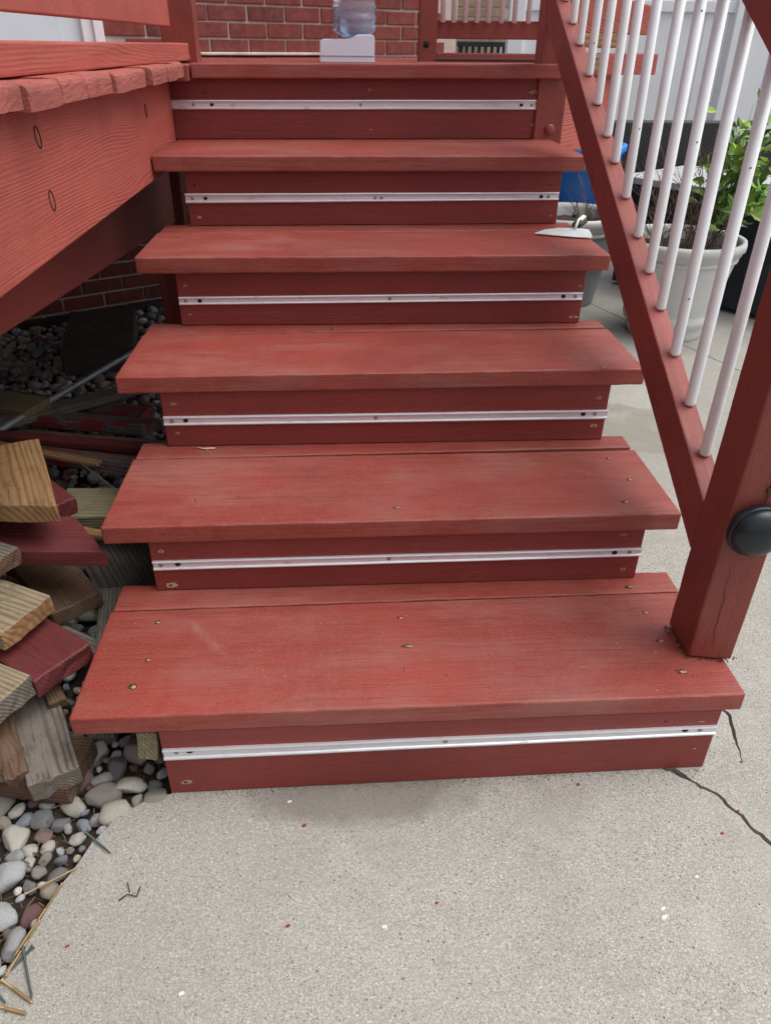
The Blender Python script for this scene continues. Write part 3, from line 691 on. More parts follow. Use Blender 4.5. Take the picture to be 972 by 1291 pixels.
# ================================================================ STAIRS
T = .038
Q = [[.1957, .0, -.4466, .6707, .0028, -.3125, .6402, -.0094, .0068],
     [.3509, .3189, -.4500, .6528, .3267, -.3714, .5910, -.0045, .0078],
     [.5179, .6353, -.4713, .6596, .6438, -.3864, .5923, .0026, .0038],
     [.6862, .9497, -.4727, .6485, .9690, -.3885, .5998, .0050, -.0164],
     [.8629, 1.2728, -.4774, .6598, 1.2997, -.3987, .6062, .0030, -.0046],
     [1.0600, 1.6274, -.5, .678, 1.6586, -.4858, .6257, .0077, .0192]]
st = thing('wooden_staircase', 'red painted wooden stairs of five treads with thin aluminium strips across the risers', 'stairs', (.1, 0, 0))
for i, (z, yf, xl, xr, yr, rl, rr_, dz, dy) in enumerate(Q):
    zb = Q[i-1][0] if i else 0; zbR = zb+(Q[i-1][7] if i else 0)
    e = .0006
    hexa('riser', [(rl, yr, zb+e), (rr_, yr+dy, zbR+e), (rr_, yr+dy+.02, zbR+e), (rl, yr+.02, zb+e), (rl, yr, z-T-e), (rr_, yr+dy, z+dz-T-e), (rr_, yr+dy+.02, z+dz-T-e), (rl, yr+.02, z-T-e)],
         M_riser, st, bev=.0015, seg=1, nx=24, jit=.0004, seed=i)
    if i == 5: continue
    yn = Q[i+1][4]; dn = Q[i+1][8]
    seam = .268 if i else .2665
    def tb_(y0l, y0r, y1l, y1r, x0, x1, zo, seed, bev=.004):
        return hexa('tread', [(x0, y0l, z-T+zo), (x1, y0r, z+dz-T+zo), (x1, y1r, z+dz-T+zo), (x0, y1l, z-T+zo), (x0, y0l, z+zo), (x1, y0r, z+dz+zo), (x1, y1r, z+dz+zo), (x0, y1l, z+zo)],
                    M_tread, st, bev=bev, seg=3, nx=60, jit=.0009, seed=seed)
    if i < 4:
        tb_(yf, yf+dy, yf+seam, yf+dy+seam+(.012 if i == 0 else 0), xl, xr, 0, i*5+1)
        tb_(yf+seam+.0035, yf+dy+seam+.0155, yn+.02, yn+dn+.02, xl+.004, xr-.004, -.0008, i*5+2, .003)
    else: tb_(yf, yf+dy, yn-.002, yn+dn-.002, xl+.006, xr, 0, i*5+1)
# strips
ST = [[-.311, .115, .090, .639, .111, .090], [-.369, .268, .247, .592, .263, .244], [-.386, .424, .403, .595, .422, .400],
      [-.387, .589, .570, .598, .598, .579], [-.403, .769, .745, .604, .773, .753], [-.487, .966, .942, .624, .972, .946]]
HO = [(0, -.267, .108, 0), (0, -.289, .107, 1), (0, .163, .1035, 1), (0, .583, .1035, 0), (0, .61, .1025, 1), (1, -.322, .259, 0), (1, -.354, .258, 1), (1, .085, .2565, 1), (1, .537, .254, 0), (1, .568, .254, 1), (2, -.339, .414, 0), (2, -.368, .414, 1), (2, .074, .413, 1), (2, .539, .412, 0), (2, .566, .412, 1), (3, -.337, .580, 0), (3, -.371, .580, 1), (3, .123, .584, 1), (3, .551, .588, 0), (3, .581, .588, 1), (4, -.35, .757, 0), (4, -.384, .757, 1), (4, .103, .759, 1), (4, .120, .759, 1), (4, .556, .762, 0), (4, .576, .762, 1), (5, -.36, .955, 0), (5, -.413, .955, 1), (5, .077, .957, 1), (5, .562, .958, 0), (5, .594, .958, 1)]
def ypl(i, x):
    q = Q[i]; return q[4]+q[8]*(x-q[5])/(q[6]-q[5])
for i, (xa, za, zb, xb, zc, zd) in enumerate(ST):
    # channel profile: two lips and a recessed web
    bm = bmesh.new(); prof = [(0, 0), (.0045, .0), (.0055, .12), (.0045, .2), (.0022, .26), (.0018, .5), (.0020, .74), (.0045, .8), (.0055, .88), (.0042, 1.0), (0, 1.0)]
    rings = []; n_ = 30
    for k in range(n_+1):
        s = k/n_; x = xa+(xb-xa)*s; h0 = zb+(zd-zb)*s; h1 = za+(zc-za)*s; wv = .0006*noise.noise(Vector((x*6, i*3.3, 0)))
        rings.append([bm.verts.new((x, ypl(i, x)+.0003-d, h0+(h1-h0)*t_+wv)) for d, t_ in prof])
    for k in range(n_):
        for j in range(len(prof)-1): bm.faces.new((rings[k][j], rings[k][j+1], rings[k+1][j+1], rings[k+1][j]))
    bm.faces.new(rings[0]); bm.faces.new(rings[-1][::-1])
    s_ = link('metal_strip', finish(bm, 'metal_strip'), M_alu, st)
    for (j, x, z, k) in HO:
        if j != i: continue
        if k: lathe('screw', [(.0042, -.0005), (.0040, .0012), (.0022, .0018), (.0001, .0010)], M_screw, s_, n=14, mw=disc_face_y(x, ypl(i, x)-.0018, z, 0, 0))
        else: lathe('screw_hole', [(.0046, -.001), (.0050, .0010), (.0030, .0013), (.0001, .0012)], M_dark, s_, n=14, mw=disc_face_y(x, ypl(i, x)-.0018, z, 0, 0) @ Matrix.Diagonal((1.1, .85, 1, 1)))
# stringers (saw-toothed 2x12) behind the risers
for xs in (-.30, .14, .55):
    bm = bmesh.new(); cols = [(Q[0][4]+.0222, Q[1][4]+.022, Q[0][0]-T-.002)]+[(Q[i][4]+.022, Q[i+1][4]+.022, Q[i][0]-T-.002) for i in range(1, 5)]+[(Q[5][4]+.022, 1.70, .98)]
    low = lambda y: max(0.0, (y-.45)*.62)
    for (ya, yb, zt) in cols:
        za_, zb_ = low(ya), low(yb)
        c8 = [(xs, ya, za_), (xs+.038, ya, za_), (xs+.038, yb, zb_), (xs, yb, zb_), (xs, ya, zt), (xs+.038, ya, zt), (xs+.038, yb, zt), (xs, yb, zt)]
        vs = [bm.verts.new(p) for p in c8]
        for q in ((0, 3, 2, 1), (4, 5, 6, 7), (0, 1, 5, 4), (1, 2, 6, 5), (2, 3, 7, 6), (3, 0, 4, 7)): bm.faces.new([vs[k] for k in q])
    link('stringer', finish(bm, 'stringer'), M_beam, st)
plank('cleat', (-.333, .16, .146), (-.333, .010, .146), .034, .068, M_yelw, st, roll=R(-8))
# chips and dents, real flakes standing a fraction of a millimetre off the paint
RCH = [(0, -0.292, 0.11, 0.039, 0.012, 1), (0, -0.288, 0.033, 0.021, 0.015, 1), (0, 0.544, 0.126, 0.006, 0.003, 0), (0, 0.611, 0.053, 0.006, 0.005, 1), (0, 0.606, 0.122, 0.012, 0.003, 1), (1, -0.353, 0.291, 0.013, 0.007, 1), (1, -0.348, 0.212, 0.027, 0.014, 1), (1, 0.546, 0.297, 0.013, 0.006, 1), (1, 0.564, 0.292, 0.007, 0.005, 0), (1, 0.56, 0.213, 0.011, 0.008, 1), (2, -0.363, 0.455, 0.013, 0.009, 1), (2, -0.363, 0.385, 0.011, 0.007, 1), (2, 0.567, 0.453, 0.014, 0.01, 1), (2, 0.565, 0.385, 0.018, 0.012, 1), (3, -0.369, 0.618, 0.009, 0.008, 1), (3, -0.367, 0.547, 0.01, 0.006, 1), (3, 0.587, 0.615, 0.01, 0.008, 1), (3, 0.577, 0.538, 0.030, 0.008, 1), (4, -0.378, 0.792, 0.01, 0.008, 0), (4, -0.374, 0.711, 0.013, 0.008, 1), (4, 0.575, 0.793, 0.009, 0.006, 0), (4, 0.587, 0.715, 0.009, 0.008, 1), (5, -0.38, 0.987, 0.009, 0.008, 0), (5, 0.101, 0.998, 0.014, 0.008, 1), (5, 0.105, 0.892, 0.012, 0.008, 1), (5, 0.592, 0.995, 0.032, 0.012, 1), (5, 0.601, 0.907, 0.014, 0.008, 1), (5, -0.377, 0.913, 0.009, 0.004, 0)]
TCH = [(0, -0.361, 0.067, 0.019, 0.016), (0, -0.349, 0.131, 0.012, 0.012), (0, -0.352, 0.231, 0.015, 0.012), (0, 0.107, 0.148, 0.028, 0.013), (0, 0.1, 0.227, 0.015, 0.011), (0, 0.098, 0.088, 0.006, 0.008), (0, 0.572, 0.144, 0.021, 0.011), (0, 0.58, 0.064, 0.025, 0.015), (0, 0.573, 0.225, 0.019, 0.011), (0, 0.569, 0.305, 0.023, 0.01), (0, 0.595, 0.173, 0.006, 0.021), (1, 0.555, 0.373, 0.019, 0.015), (1, 0.101, 0.369, 0.022, 0.012), (1, -0.288, 0.41, 0.009, 0.012), (1, 0.593, 0.46, 0.013, 0.013), (1, 0.578, 0.555, 0.01, 0.014), (2, -0.017, 0.933, 0.012, 0.018), (2, 0.568, 0.649, 0.014, 0.014), (3, 0.535, 1.021, 0.012, 0.024)]
def flake(bm, P, ex, ey, en, w_, h_, seed, th=.0008, n=18):
    P = Vector(P); ex = Vector(ex); ey = Vector(ey); en = Vector(en); ring = []
    for k in range(n):
        a_ = 2*math.pi*k/n; rr0 = 1+.55*noise.noise(Vector((math.cos(a_)*1.6, math.sin(a_)*1.6, seed*3.7)))
        ring.append(P+ex*w_*.5*math.cos(a_)*rr0+ey*h_*.5*math.sin(a_)*rr0)
    a = [bm.verts.new(p-en*.002) for p in ring]; b_ = [bm.verts.new(p+en*th*(.6+.4*random.random())) for p in ring]
    for k in range(n): bm.faces.new((a[k], a[(k+1) % n], b_[(k+1) % n], b_[k]))
    c_ = bm.verts.new(P+en*th*.3)
    for k in range(n): bm.faces.new((b_[k], b_[(k+1) % n], c_))
b1, b2 = bmesh.new(), bmesh.new()
for j, (i, x, z, w_, h_, k) in enumerate(RCH):
    P = (x+w_*.2, ypl(i, x)-.0002, z-h_*.3); flake(b1 if k else b2, P, (1, 0, 0), (0, 0, 1), (0, -1, 0), w_*.9, h_*.75, j)
    if k: flake(b2, Vector(P)+Vector((0, -.0004, 0)), (1, 0, 0), (0, 0, 1), (0, -1, 0), w_*.25, h_*.35, j+40)
for j, (i, x, y, w_, h_) in enumerate(TCH):
    z = Q[i][0]+Q[i][7]*(x-Q[i][2])/(Q[i][3]-Q[i][2])
    flake(b2, (x, y, z), (1, 0, 0), (0, 1, 0), (0, 0, 1), w_*.8, h_*.8, j+9, .0006); flake(b1, (x+w_*.15, y-.001, z+.0005), (1, 0, 0), (0, 1, 0), (0, 0, 1), w_*.45, h_*.4, j+19, .0006)
for _ in range(70):
    i = random.choice([0, 0, 0, 1, 1, 2, 2, 3]); x = random.uniform(Q[i][2]+.02, Q[i][3]-.02); y = Q[i][1]+random.uniform(.02, .25)
    z = Q[i][0]+Q[i][7]*(x-Q[i][2])/(Q[i][3]-Q[i][2])
    flake(random.choice([b1, b2]), (x, y, z), (1, 0, 0), (0, 1, 0), (0, 0, 1), random.uniform(.0012, .004), random.uniform(.001, .003), _, .0005, 7)
stuff(link('bare_wood_chips', finish(b1, 'bare_wood_chips'), M_chip, st)); stuff(link('paint_dents', finish(b2, 'paint_dents'), M_chipd, st))

# ================================================================ STAIR RAILING
sr = thing('stair_railing', 'sloping red stair railing with round white balusters and a square red newel post', 'railing', (.64, .14, .187))
hexa('newel_post', [(.605, .098, .1895), (.680, .087, .1885), (.687, .172, .1885), (.604, .186, .1895), (.605, .098, 1.28), (.684, .089, 1.28), (.690, .174, 1.28), (.608, .186, 1.28)], M_post, sr, bev=.004, seg=2)
# move grain vertical: rebuild as long-axis board
bpy.data.objects.remove(sr.children[0]) if sr.children else None
def upright(name, c8, mat, parent, **k):
    c = sum((Vector(p) for p in c8), Vector())/8
    mrot = Matrix(((0, 0, 1), (0, 1, 0), (-1, 0, 0))).transposed().to_4x4()      # local x = world z
    mw = Matrix.Translation(c) @ mrot; inv = mw.inverted()
    l8 = [inv @ Vector(p) for p in c8]
    bm = bmesh.new(); vs = [bm.verts.new(p) for p in l8]
    for q in ((0, 3, 2, 1), (4, 5, 6, 7), (0, 1, 5, 4), (1, 2, 6, 5), (2, 3, 7, 6), (3, 0, 4, 7)): bm.faces.new([vs[i] for i in q])
    bmesh.ops.recalc_face_normals(bm, faces=bm.faces)
    bmesh.ops.bevel(bm, geom=list(bm.edges), offset=.004, segments=3, affect='EDGES', profile=.5)
    L = max(p.x for p in l8)-min(p.x for p in l8); x0 = min(p.x for p in l8)
    for q in range(1, 24): bmesh.ops.bisect_plane(bm, geom=list(bm.verts)+list(bm.edges)+list(bm.faces), plane_co=(x0+L*q/24, 0, 0), plane_no=(1, 0, 0))
    for v in bm.verts: v.co += noise.noise_vector(v.co*20)*.0012
    return link(name, finish(bm, name), mat, parent, mw)
NP = upright('newel_post', [(.605, .098, .1895), (.680, .087, .1885), (.687, .172, .1885), (.604, .186, .1895), (.605, .098, 1.28), (.684, .089, 1.28), (.690, .174, 1.28), (.608, .186, 1.28)], M_post, sr)
# drying crack and knocks in the post
bm = bmesh.new(); pts = [(.640+.004*noise.noise(Vector((k*.4, 0, 0)))-.0008*k, .0925, .215+.012*k) for k in range(16)]
tube_bm(bm, pts, [.0002+.00025*math.sin(math.pi*k/15) for k in range(16)], 5); link('crack', finish(bm, 'crack'), M_dark, NP)
bm = bmesh.new(); flake(bm, (.655, .0887, .556), (1, 0, 0), (0, 0, 1), (0, -1, 0), .011, .050, 3, .0008); flake(bm, (.645, .089, .60), (1, 0, 0), (0, 0, 1), (0, -1, 0), .005, .008, 6, .0008)
link('bare_wood_patch', finish(bm, 'bare_wood_patch'), M_chip, NP)
bm = bmesh.new(); flake(bm, (.651, .0880, .537), (1, 0, 0), (0, 0, 1), (0, -1, 0), .013, .012, 3, .0008); tube_bm(bm, [(.65, .0885, .53), (.648, .0885, .515)], .0012, 5); link('dark_dent', finish(bm, 'dark_dent'), M_chipd, NP)
SL = .5485
def rail_(name, zA, zB, x0, x1, y0, y1, mat, **k):   # sloping member, vertical end cuts; zA/zB are the lower/upper z at y=.185
    c8 = [(x0, y0, zA+SL*(y0-.185)), (x0, y1, zA+SL*(y1-.185)), (x1, y1, zA+SL*(y1-.185)), (x1, y0, zA+SL*(y0-.185)),
          (x0, y0, zB+SL*(y0-.185)), (x0, y1, zB+SL*(y1-.185)), (x1, y1, zB+SL*(y1-.185)), (x1, y0, zB+SL*(y0-.185))]
    ex = Vector((0, 1, SL)).normalized(); ey = Vector((-1, 0, 0)); ez = ex.cross(ey)
    mw = Matrix.Translation(((x0+x1)/2, y0, zA)) @ Matrix((ex, ey, ez)).transposed().to_4x4(); inv = mw.inverted()
    return link(name, finish(hexa_bm([inv @ Vector(p) for p in c8], bev=.0025, nx=16, jit=.0007), name), mat, sr, mw)
rail_('bottom_rail', .362, .4605, .6055, .646, .187, 1.655, M_rail)
rail_('top_rail', 1.023, 1.125, .6055, .646, .187, 1.665, M_rail)
rail_('hand_rail', 1.126, 1.162, .58, .675, .12, 1.667, M_rail)
BY = [.268, .364, .467, .570, .659, .751, .859, .964, 1.047, 1.154, 1.258, 1.375, 1.462, 1.56]
bmb = bmesh.new(); tube_bm(bmb, [(0, 0, 0), (0, 0, .002), (0, 0, .006), (0, 0, .60)], [.0058, .0088, .0098, .0098], 16); bme = finish(bmb, 'baluster', True); bme.materials.append(M_white)
bmb = bmesh.new(); lathe_bm(bmb, [(.0112, 0), (.0111, .0003), (.0095, .0005)], 16); bmc = finish(bmb, 'socket'); bmc.materials.append(M_chipd)
for k, y in enumerate(BY):
    z = .4605+SL*(y-.185)
    bl = link('baluster', bme, None, sr, Matrix.Translation((.632+.001*math.sin(k*7), y, z-.001)) @ Matrix.Rotation(random.gauss(0, .004), 4, 'X') @ Matrix.Rotation(random.gauss(0, .004), 4, 'Y'))
    pass
bm = bmesh.new()
for _ in range(34):
    tt = random.random(); p = Vector((.605-.001, .186-.09*tt, .1895)) if random.random() < .6 else Vector((.605+.08*tt, .097-.011*tt, .1895))
    p += Vector((random.gauss(-.002, .003), random.gauss(-.001, .003), 0)); a_ = random.uniform(0, 6.28); l_ = random.uniform(.002, .010)
    tube_bm(bm, [p, p+Vector((math.cos(a_)*l_, math.sin(a_)*l_, random.uniform(0, .002)))], random.uniform(.0005, .0014), 4)
stuff(link('dirt', finish(bm, 'dirt'), M_chipd, sr))
# paint nicks on balusters
bm = bmesh.new()
for k, y in enumerate(BY):
    for _ in range(1):
        flake(bm, (.632, y-.0100, .4605+SL*(y-.185)+random.uniform(.02, .5)), (1, 0, 0), (0, 0, 1), (0, -1, 0), .003, random.uniform(.002, .005), _+k, .0004, 7)
stuff(link('paint_nicks', finish(bm, 'paint_nicks'), M_greenm, sr))
# post lamp
lp = thing('post_lamp', 'black half-dome lamp mounted on the front face of the newel post', 'lamp', (.643, .09, .468))
mwl = disc_face_y(.645, .0895, .468, 0, 0)
lathe('mounting_ring', [(.0450, 0), (.0460, .004), (.0455, .010), (.0435, .013), (.0425, .0125), (.0420, .0125)], M_blk, lp, n=64, mw=mwl, cap=False)
pr = [(.0425, .011)]+[(.0425*math.cos(a_), .012+.024*math.sin(a_)) for a_ in [R(q) for q in range(0, 90, 6)]]+[(.0003, .0362)]
lathe('dome', pr, M_blk, lp, n=64, mw=mwl)
lathe('wall_plate', [(.043, -.002), (.043, .003), (.0001, .003)], M_blk, lp, n=48, mw=mwl)

# ================================================================ SCRAPER
sc = thing('floor_scraper', 'grey metal scraper blade with a black and white clip handle lying on the fourth tread', 'scraper', (.63, 1.16, .6915))
def at_(x, y): return (x, y, Q[3][0]+Q[3][7]*(x-Q[3][2])/(Q[3][3]-Q[3][2]))
bl_ = [(.512, 1.153), (.545, 1.178), (.590, 1.200), (.640, 1.196), (.664, 1.178), (.656, 1.118), (.645, 1.096), (.600, 1.112), (.555, 1.130)]
bm = bmesh.new(); z0 = .6925
tp = [bm.verts.new((x, y, z0+.003+(.004 if y > 1.17 else 0))) for x, y in bl_]; bo = [bm.verts.new((x, y, z0+.0015+(.004 if y > 1.17 else 0))) for x, y in bl_]
bm.faces.new(tp); bm.faces.new(bo[::-1])
for k in range(len(bl_)): bm.faces.new((tp[k], bo[k], bo[(k+1) % len(bl_)], tp[(k+1) % len(bl_)]))
bmesh.ops.triangulate(bm, faces=bm.faces)
link('blade', finish(bm, 'blade'), simple('galvanised_blade', (.62, .66, .68), .5, .15, var=.25), sc)
plank('handle', (.634, 1.195, z0+.020), (.668, 1.252, z0+.022), .026, .013, M_blk, sc, bev=.004, jit=0)
plank('handle_cap', (.648, 1.215, z0+.027), (.672, 1.256, z0+.029), .012, .008, M_chipw, sc, bev=.003, jit=0, roll=R(12))
tube('spring', [(.636, 1.235, z0+.030), (.646, 1.255, z0+.036), (.652, 1.265, z0+.028)], .005, M_blkm, sc, n=8)
tube('clip', [(.628, 1.18, z0+.012), (.640, 1.205, z0+.024), (.648, 1.220, z0+.026)], .0035, M_chipw, sc, n=8)

# ================================================================ WATER JUG
wj = thing('pet_water_dispenser', 'clear blue plastic water jug upside down on a white base on the deck', 'water dispenser', (.05, 2.35, ZD))
ZJ = ZD-.009
pb = [(-.050, 0), (.148, 0), (.148, .082), (.140, .088), (.085, .088), (.074, .080), (.060, .072), (-.042, .072), (-.048, .064)]
bm = bmesh.new(); a = [bm.verts.new((x, 2.30, ZJ+z)) for x, z in pb]; b_ = [bm.verts.new((x, 2.46, ZJ+z)) for x, z in pb]
bm.faces.new(a); bm.faces.new(b_[::-1])
for k in range(len(pb)): bm.faces.new((a[k], a[(k+1) % len(pb)], b_[(k+1) % len(pb)], b_[k]))
bmesh.ops.bevel(bm, geom=list(bm.edges), offset=.003, segments=2, affect='EDGES')
link('base', finish(bm, 'base'), M_wpl, wj)
hexa('drinking_tray', box8(-.036, .045, 2.315, 2.44, ZJ+.0705, ZJ+.074), M_pot2, wj, bev=.001)
prof = [(.030, .07), (.042, .082), (.072, .094)]
for k in range(12):
    z = .10+.032*k; prof += [(.078, z), (.0785, z+.012), (.0745, z+.018), (.0745, z+.024)]
prof += [(.072, .49), (.05, .505), (.001, .507)]
lathe('jug', prof, M_clear, wj, n=48, c=(.078, 2.39, ZJ))
lathe('water', [(.026, .072), (.040, .085), (.068, .097), (.071, .11), (.071, .17), (.001, .171)], simple('water', (.55, .62, .85), .05, trans=.9, var=.02), wj, n=40, c=(.078, 2.39, ZJ))
hexa('base_seam', box8(-.046, .146, 2.2985, 2.30, ZJ+.020, ZJ+.0225), M_pot2, wj, bev=0)
lathe('jug_neck', [(.032, .055), (.034, .060), (.034, .086), (.030, .088)], M_wpl, wj, n=32, c=(.078, 2.39, ZJ))

# ================================================================ PATIO THINGS
def pot(name, label, cx, cy, rb, rt, H, mat, rings, tone):
    p = thing(name, label, 'plant pot', (cx, cy, 0), 'plant pots beside the stairs')
    pr = [(rb*.96, 0), (rb, .012)]
    zz = [k_/24 for k_ in range(1, 25)]
    for s in zz:
        z = .012+s*(H*.80-.012); r_ = rb+(rt*.90-rb)*s; 
        pr.append((r_, z))
        for q in rings:
            if abs(s-q) < .022: pr[-1] = (r_+.010, z)
    pr += [(rt*.905, H*.80), (rt*.93, H*.805), (rt*.935, H*.835), (rt*.915, H*.84), (rt*.92, H*.86), (rt*.965, H*.87), (rt*.97, H*.905), (rt*1.01, H*.915), (rt*1.01, H*.965), (rt*.995, H), (rt*.93, H*.995), (rt*.91, H*.95), (rt*.88, H*.86)]
    lathe('pot', pr, mat, p, n=72, cap=False); 
    o = p.children[0]; o.data.transform(Matrix.Translation((cx, cy, 0)))
    if tone:  # body keeps the shade-darkened grey, the rim gets the unshaded one
        o.data.materials.append(M_pot)
        for q_ in o.data.polygons:
            if q_.center.z > H*.80: q_.material_index = 1
    bm = bmesh.new(); lathe_bm(bm, [(rt*.89, H*.86), (rt*.5, H*.885), (.01, H*.875)], 40, (cx, cy, 0))
    for v in bm.verts: v.co.z += .008*noise.noise(v.co*30)
    link('soil', finish(bm, 'soil', True), M_soil, p); return p
P1 = (1.485, 2.42)
pot('plant_pot', 'large light grey round pot with a green leafy plant', P1[0], P1[1], .165, .262, .42, M_pot, (.16, .20, .24), 0)
P2 = (1.13, 2.93)
pot('plant_pot', 'grey round pot with dead brown twigs behind the stairs, left of the larger pot', P2[0], P2[1], .17, .25, .43, M_pot2, (.55, .60), 1)
def twigs(bm, c, H0, n, hmin, hmax, lean, spread, seed, leafs=None, thick=.0024):
    q = random.Random(seed)
    for _ in range(n):
        a_ = q.uniform(0, 6.28); r0 = q.uniform(0, spread); p = Vector((c[0]+r0*math.cos(a_), c[1]+r0*math.sin(a_), H0))
        d = Vector((q.gauss(0, lean), q.gauss(0, lean), 1)).normalized(); L = q.uniform(hmin, hmax); pts = [p.copy()]; seg = 8
        for k_ in range(seg):
            d = (d+Vector((q.gauss(0, .14), q.gauss(0, .14), q.gauss(0, .05)))).normalized(); p = p+d*L/seg; pts.append(p.copy())
            if q.random() < .6:
                e = (d+Vector((q.gauss(0, .8), q.gauss(0, .8), q.uniform(-.2, .6)))).normalized(); l2 = q.uniform(.04, .14)*L/.3
                tube_bm(bm, [p, p+e*l2*.5+Vector((0, 0, .004)), p+e*l2], [.0016, .0011, .0006], 4)
                if leafs is not None: leafs.append((p+e*l2, e))
        tube_bm(bm, pts, [thick*(1-.75*k_/seg) for k_ in range(seg+1)], 5)
        if leafs is not None: leafs += [(pt, d) for pt in pts[4:]]
dead = thing('dead_plant', 'dry brown leafless twigs standing in the grey pot behind the stairs', 'plant', (P2[0], P2[1], .35))
bm = bmesh.new(); twigs(bm, (P2[0]+.13, P2[1]-.02), .36, 30, .16, .34, .35, .10, 3); link('twigs', finish(bm, 'twigs'), M_twig, dead)
pl = thing('potted_plant', 'bushy plant with bright green leaves in the large light grey pot', 'plant', (P1[0]+.1, P1[1], .36))
lf = []; bm = bmesh.new(); twigs(bm, (P1[0]+.10, P1[1]-.02), .36, 30, .26, .50, .27, .09, 5, lf); twigs(bm, (P1[0]-.06, P1[1]), .36, 22, .16, .42, .42, .13, 8, None); link('stems', finish(bm, 'stems'), M_twig, pl)
V, F, A = [], [], []; q = random.Random(4)
for (p, d) in lf:
    for _ in range(2):
        if p.x < P1[0]+.09: continue
        e = (d+Vector((q.gauss(0, 1), q.gauss(0, 1), q.gauss(-.1, .5)))).normalized(); L = q.uniform(.045, .085); wv = e.orthogonal().normalized(); wv = (Matrix.Rotation(q.uniform(-.9, .9), 3, e) @ wv)
        nrm = e.cross(wv); P = p+Vector((q.gauss(0, .012), q.gauss(0, .012), q.gauss(0, .012))); o = len(V)
        V += [tuple(P), tuple(P+e*L*.35+wv*L*.24+nrm*L*.05), tuple(P+e*L*.7+wv*L*.17), tuple(P+e*L-nrm*L*.16), tuple(P+e*L*.7-wv*L*.17), tuple(P+e*L*.35-wv*L*.24+nrm*L*.05), tuple(P+e*L*.5-nrm*L*.05)]
        F += [(o, o+1, o+6), (o+1, o+2, o+6), (o+2, o+3, o+6), (o+3, o+4, o+6), (o+4, o+5, o+6), (o+5, o, o+6)]; A += [q.random()]*6
me = bpy.data.meshes.new('leaves'); me.from_pydata(V, [], F); a_ = me.attributes.new('rnd', 'FLOAT', 'FACE'); a_.data.foreach_set('value', A)
stuff(link('leaves', me, M_leaf, pl))
# dark patio table with grey slatted top
pt = thing('patio_table', 'low black patio table with a light grey slatted top behind the large pot', 'table', (2.0, 3.0, 0))
tm = Matrix.Translation((1.45, 3.22, 0)) @ Matrix.Rotation(math.atan2(-.66, .50), 4, 'Z')
def tbx(name, x0, x1, y0, y1, z0, z1, mat, parent=pt, bev=.004): return link(name, finish(hexa_bm(box8(x0, x1, y0, y1, z0, z1), bev=bev), name), mat, parent, tm)
rim = tbx('table_rim', 0, 1.15, 0, .03, .52, .552, M_slat); tbx('table_rim', 0, .03, .031, .62, .52, .552, M_slat); tbx('table_rim', 1.12, 1.15, .031, .62, .52, .552, M_slat); tbx('table_rim', 0, 1.15, .621, .65, .52, .552, M_slat)
s0 = None
for k in range(28):
    if s0 is None: s0 = tbx('slat', .034, .066, .032, .619, .53, .548, M_slat, bev=.003)
    else: link('slat', s0.data, None, pt, tm @ Matrix.Translation((.0385*k, 0, 0)))
tbx('body', .03, 1.12, .04, .61, .02, .51, M_blk)
tbx('body_trim', .0, 1.15, .01, .64, .49, .515, M_blkm)
# wicker sofa
so_ = thing('wicker_sofa', 'black woven wicker sofa back standing against the white fence behind the slatted table', 'sofa', (1.9, 3.8, 0))
box('backrest', 1.52, 2.25, 3.72, 3.80, .30, .76, M_wick, so_, bev=.012, seg=3)
box('backrest', 2.26, 3.1, 3.72, 3.80, .28, .68, M_wick, so_, bev=.012, seg=3)
box('seat_base', 1.52, 3.1, 3.81, 4.35, .06, .38, M_wick, so_, bev=.01)
box('arm', 1.44, 1.515, 3.72, 4.35, .06, .60, M_wick, so_, bev=.01)
box('cushion', 1.54, 3.08, 3.83, 4.33, .381, .48, simple('grey_cushion', (.22, .22, .23), .9), so_, bev=.02, seg=3)
# blue bin
bb_ = thing('blue_bin', 'bright blue plastic bin behind the pot of dead twigs', 'bin', (1.32, 3.7, 0))
lathe('bin', [(.20, 0), (.205, .01), (.235, .64), (.25, .65), (.252, .68), (.235, .685), (.225, .67), (.20, .03), (.001, .02)], M_blue, bb_, n=40, c=(1.27, 3.42, 0))
lathe('bin_rib', [(.226, .30), (.236, .303), (.237, .318), (.228, .321)], M_blue, bb_, n=40, c=(1.27, 3.42, 0), cap=False)
# bar chair far behind
ch = thing('patio_chair', 'tall black slatted patio chair back far behind the deck, seen under the back railing', 'chair', (1.0, 5.0, 0))
for x in (.84, 1.14): box('leg', x, x+.03, 5.0, 5.03, 0, 1.12, M_blkm, ch); box('leg', x, x+.03, 5.35, 5.38, 0, .72, M_blkm, ch)
box('back_rail', .83, 1.18, 4.995, 5.035, 1.10, 1.13, M_blkm, ch)
for k in range(6): box('slat', .885+.043*k, .905+.043*k, 5.005, 5.02, .74, 1.10, M_blkm, ch)
box('seat', .84, 1.17, 5.0, 5.38, .70, .735, M_blkm, ch)

# ================================================================ WOOD PILE
G = 'scrap boards piled under the deck'
def board(label, P0, P1, w_, t_, mat, name='scrap_board', **k):
    o = plank(name, P0, P1, w_, t_, mat, None, **k); return tag(o, label, 'board', G)
board('fresh tan board with curved growth rings, topmost of the scrap pile', (-.72, .60, .385), (-.612, .357, .38), .145, .038, M_tan, seed=1, skew=-.036)
board('broad dark red board with a slanted end, directly under the fresh tan board', (-1.15, .43, .295), (-.505, .402, .285), .125, .036, M_redpaint, skew=.05, seed=2)
board('small dark red block just right of the fresh tan board', (-.70, .62, .31), (-.578, .50, .30), .05, .04, M_redpaint, seed=3)
board('grey weathered board end above the striped tan board', (-1.05, .50, .31), (-.630, .295, .305), .085, .036, M_greyw, seed=4, endmat=M_brownw)
board('tan board with pale striped grain, just above the lower red board', (-1.1, .46, .262), (-.566, .20, .25), .118, .040, M_pale, seed=5, endmat=M_tan)
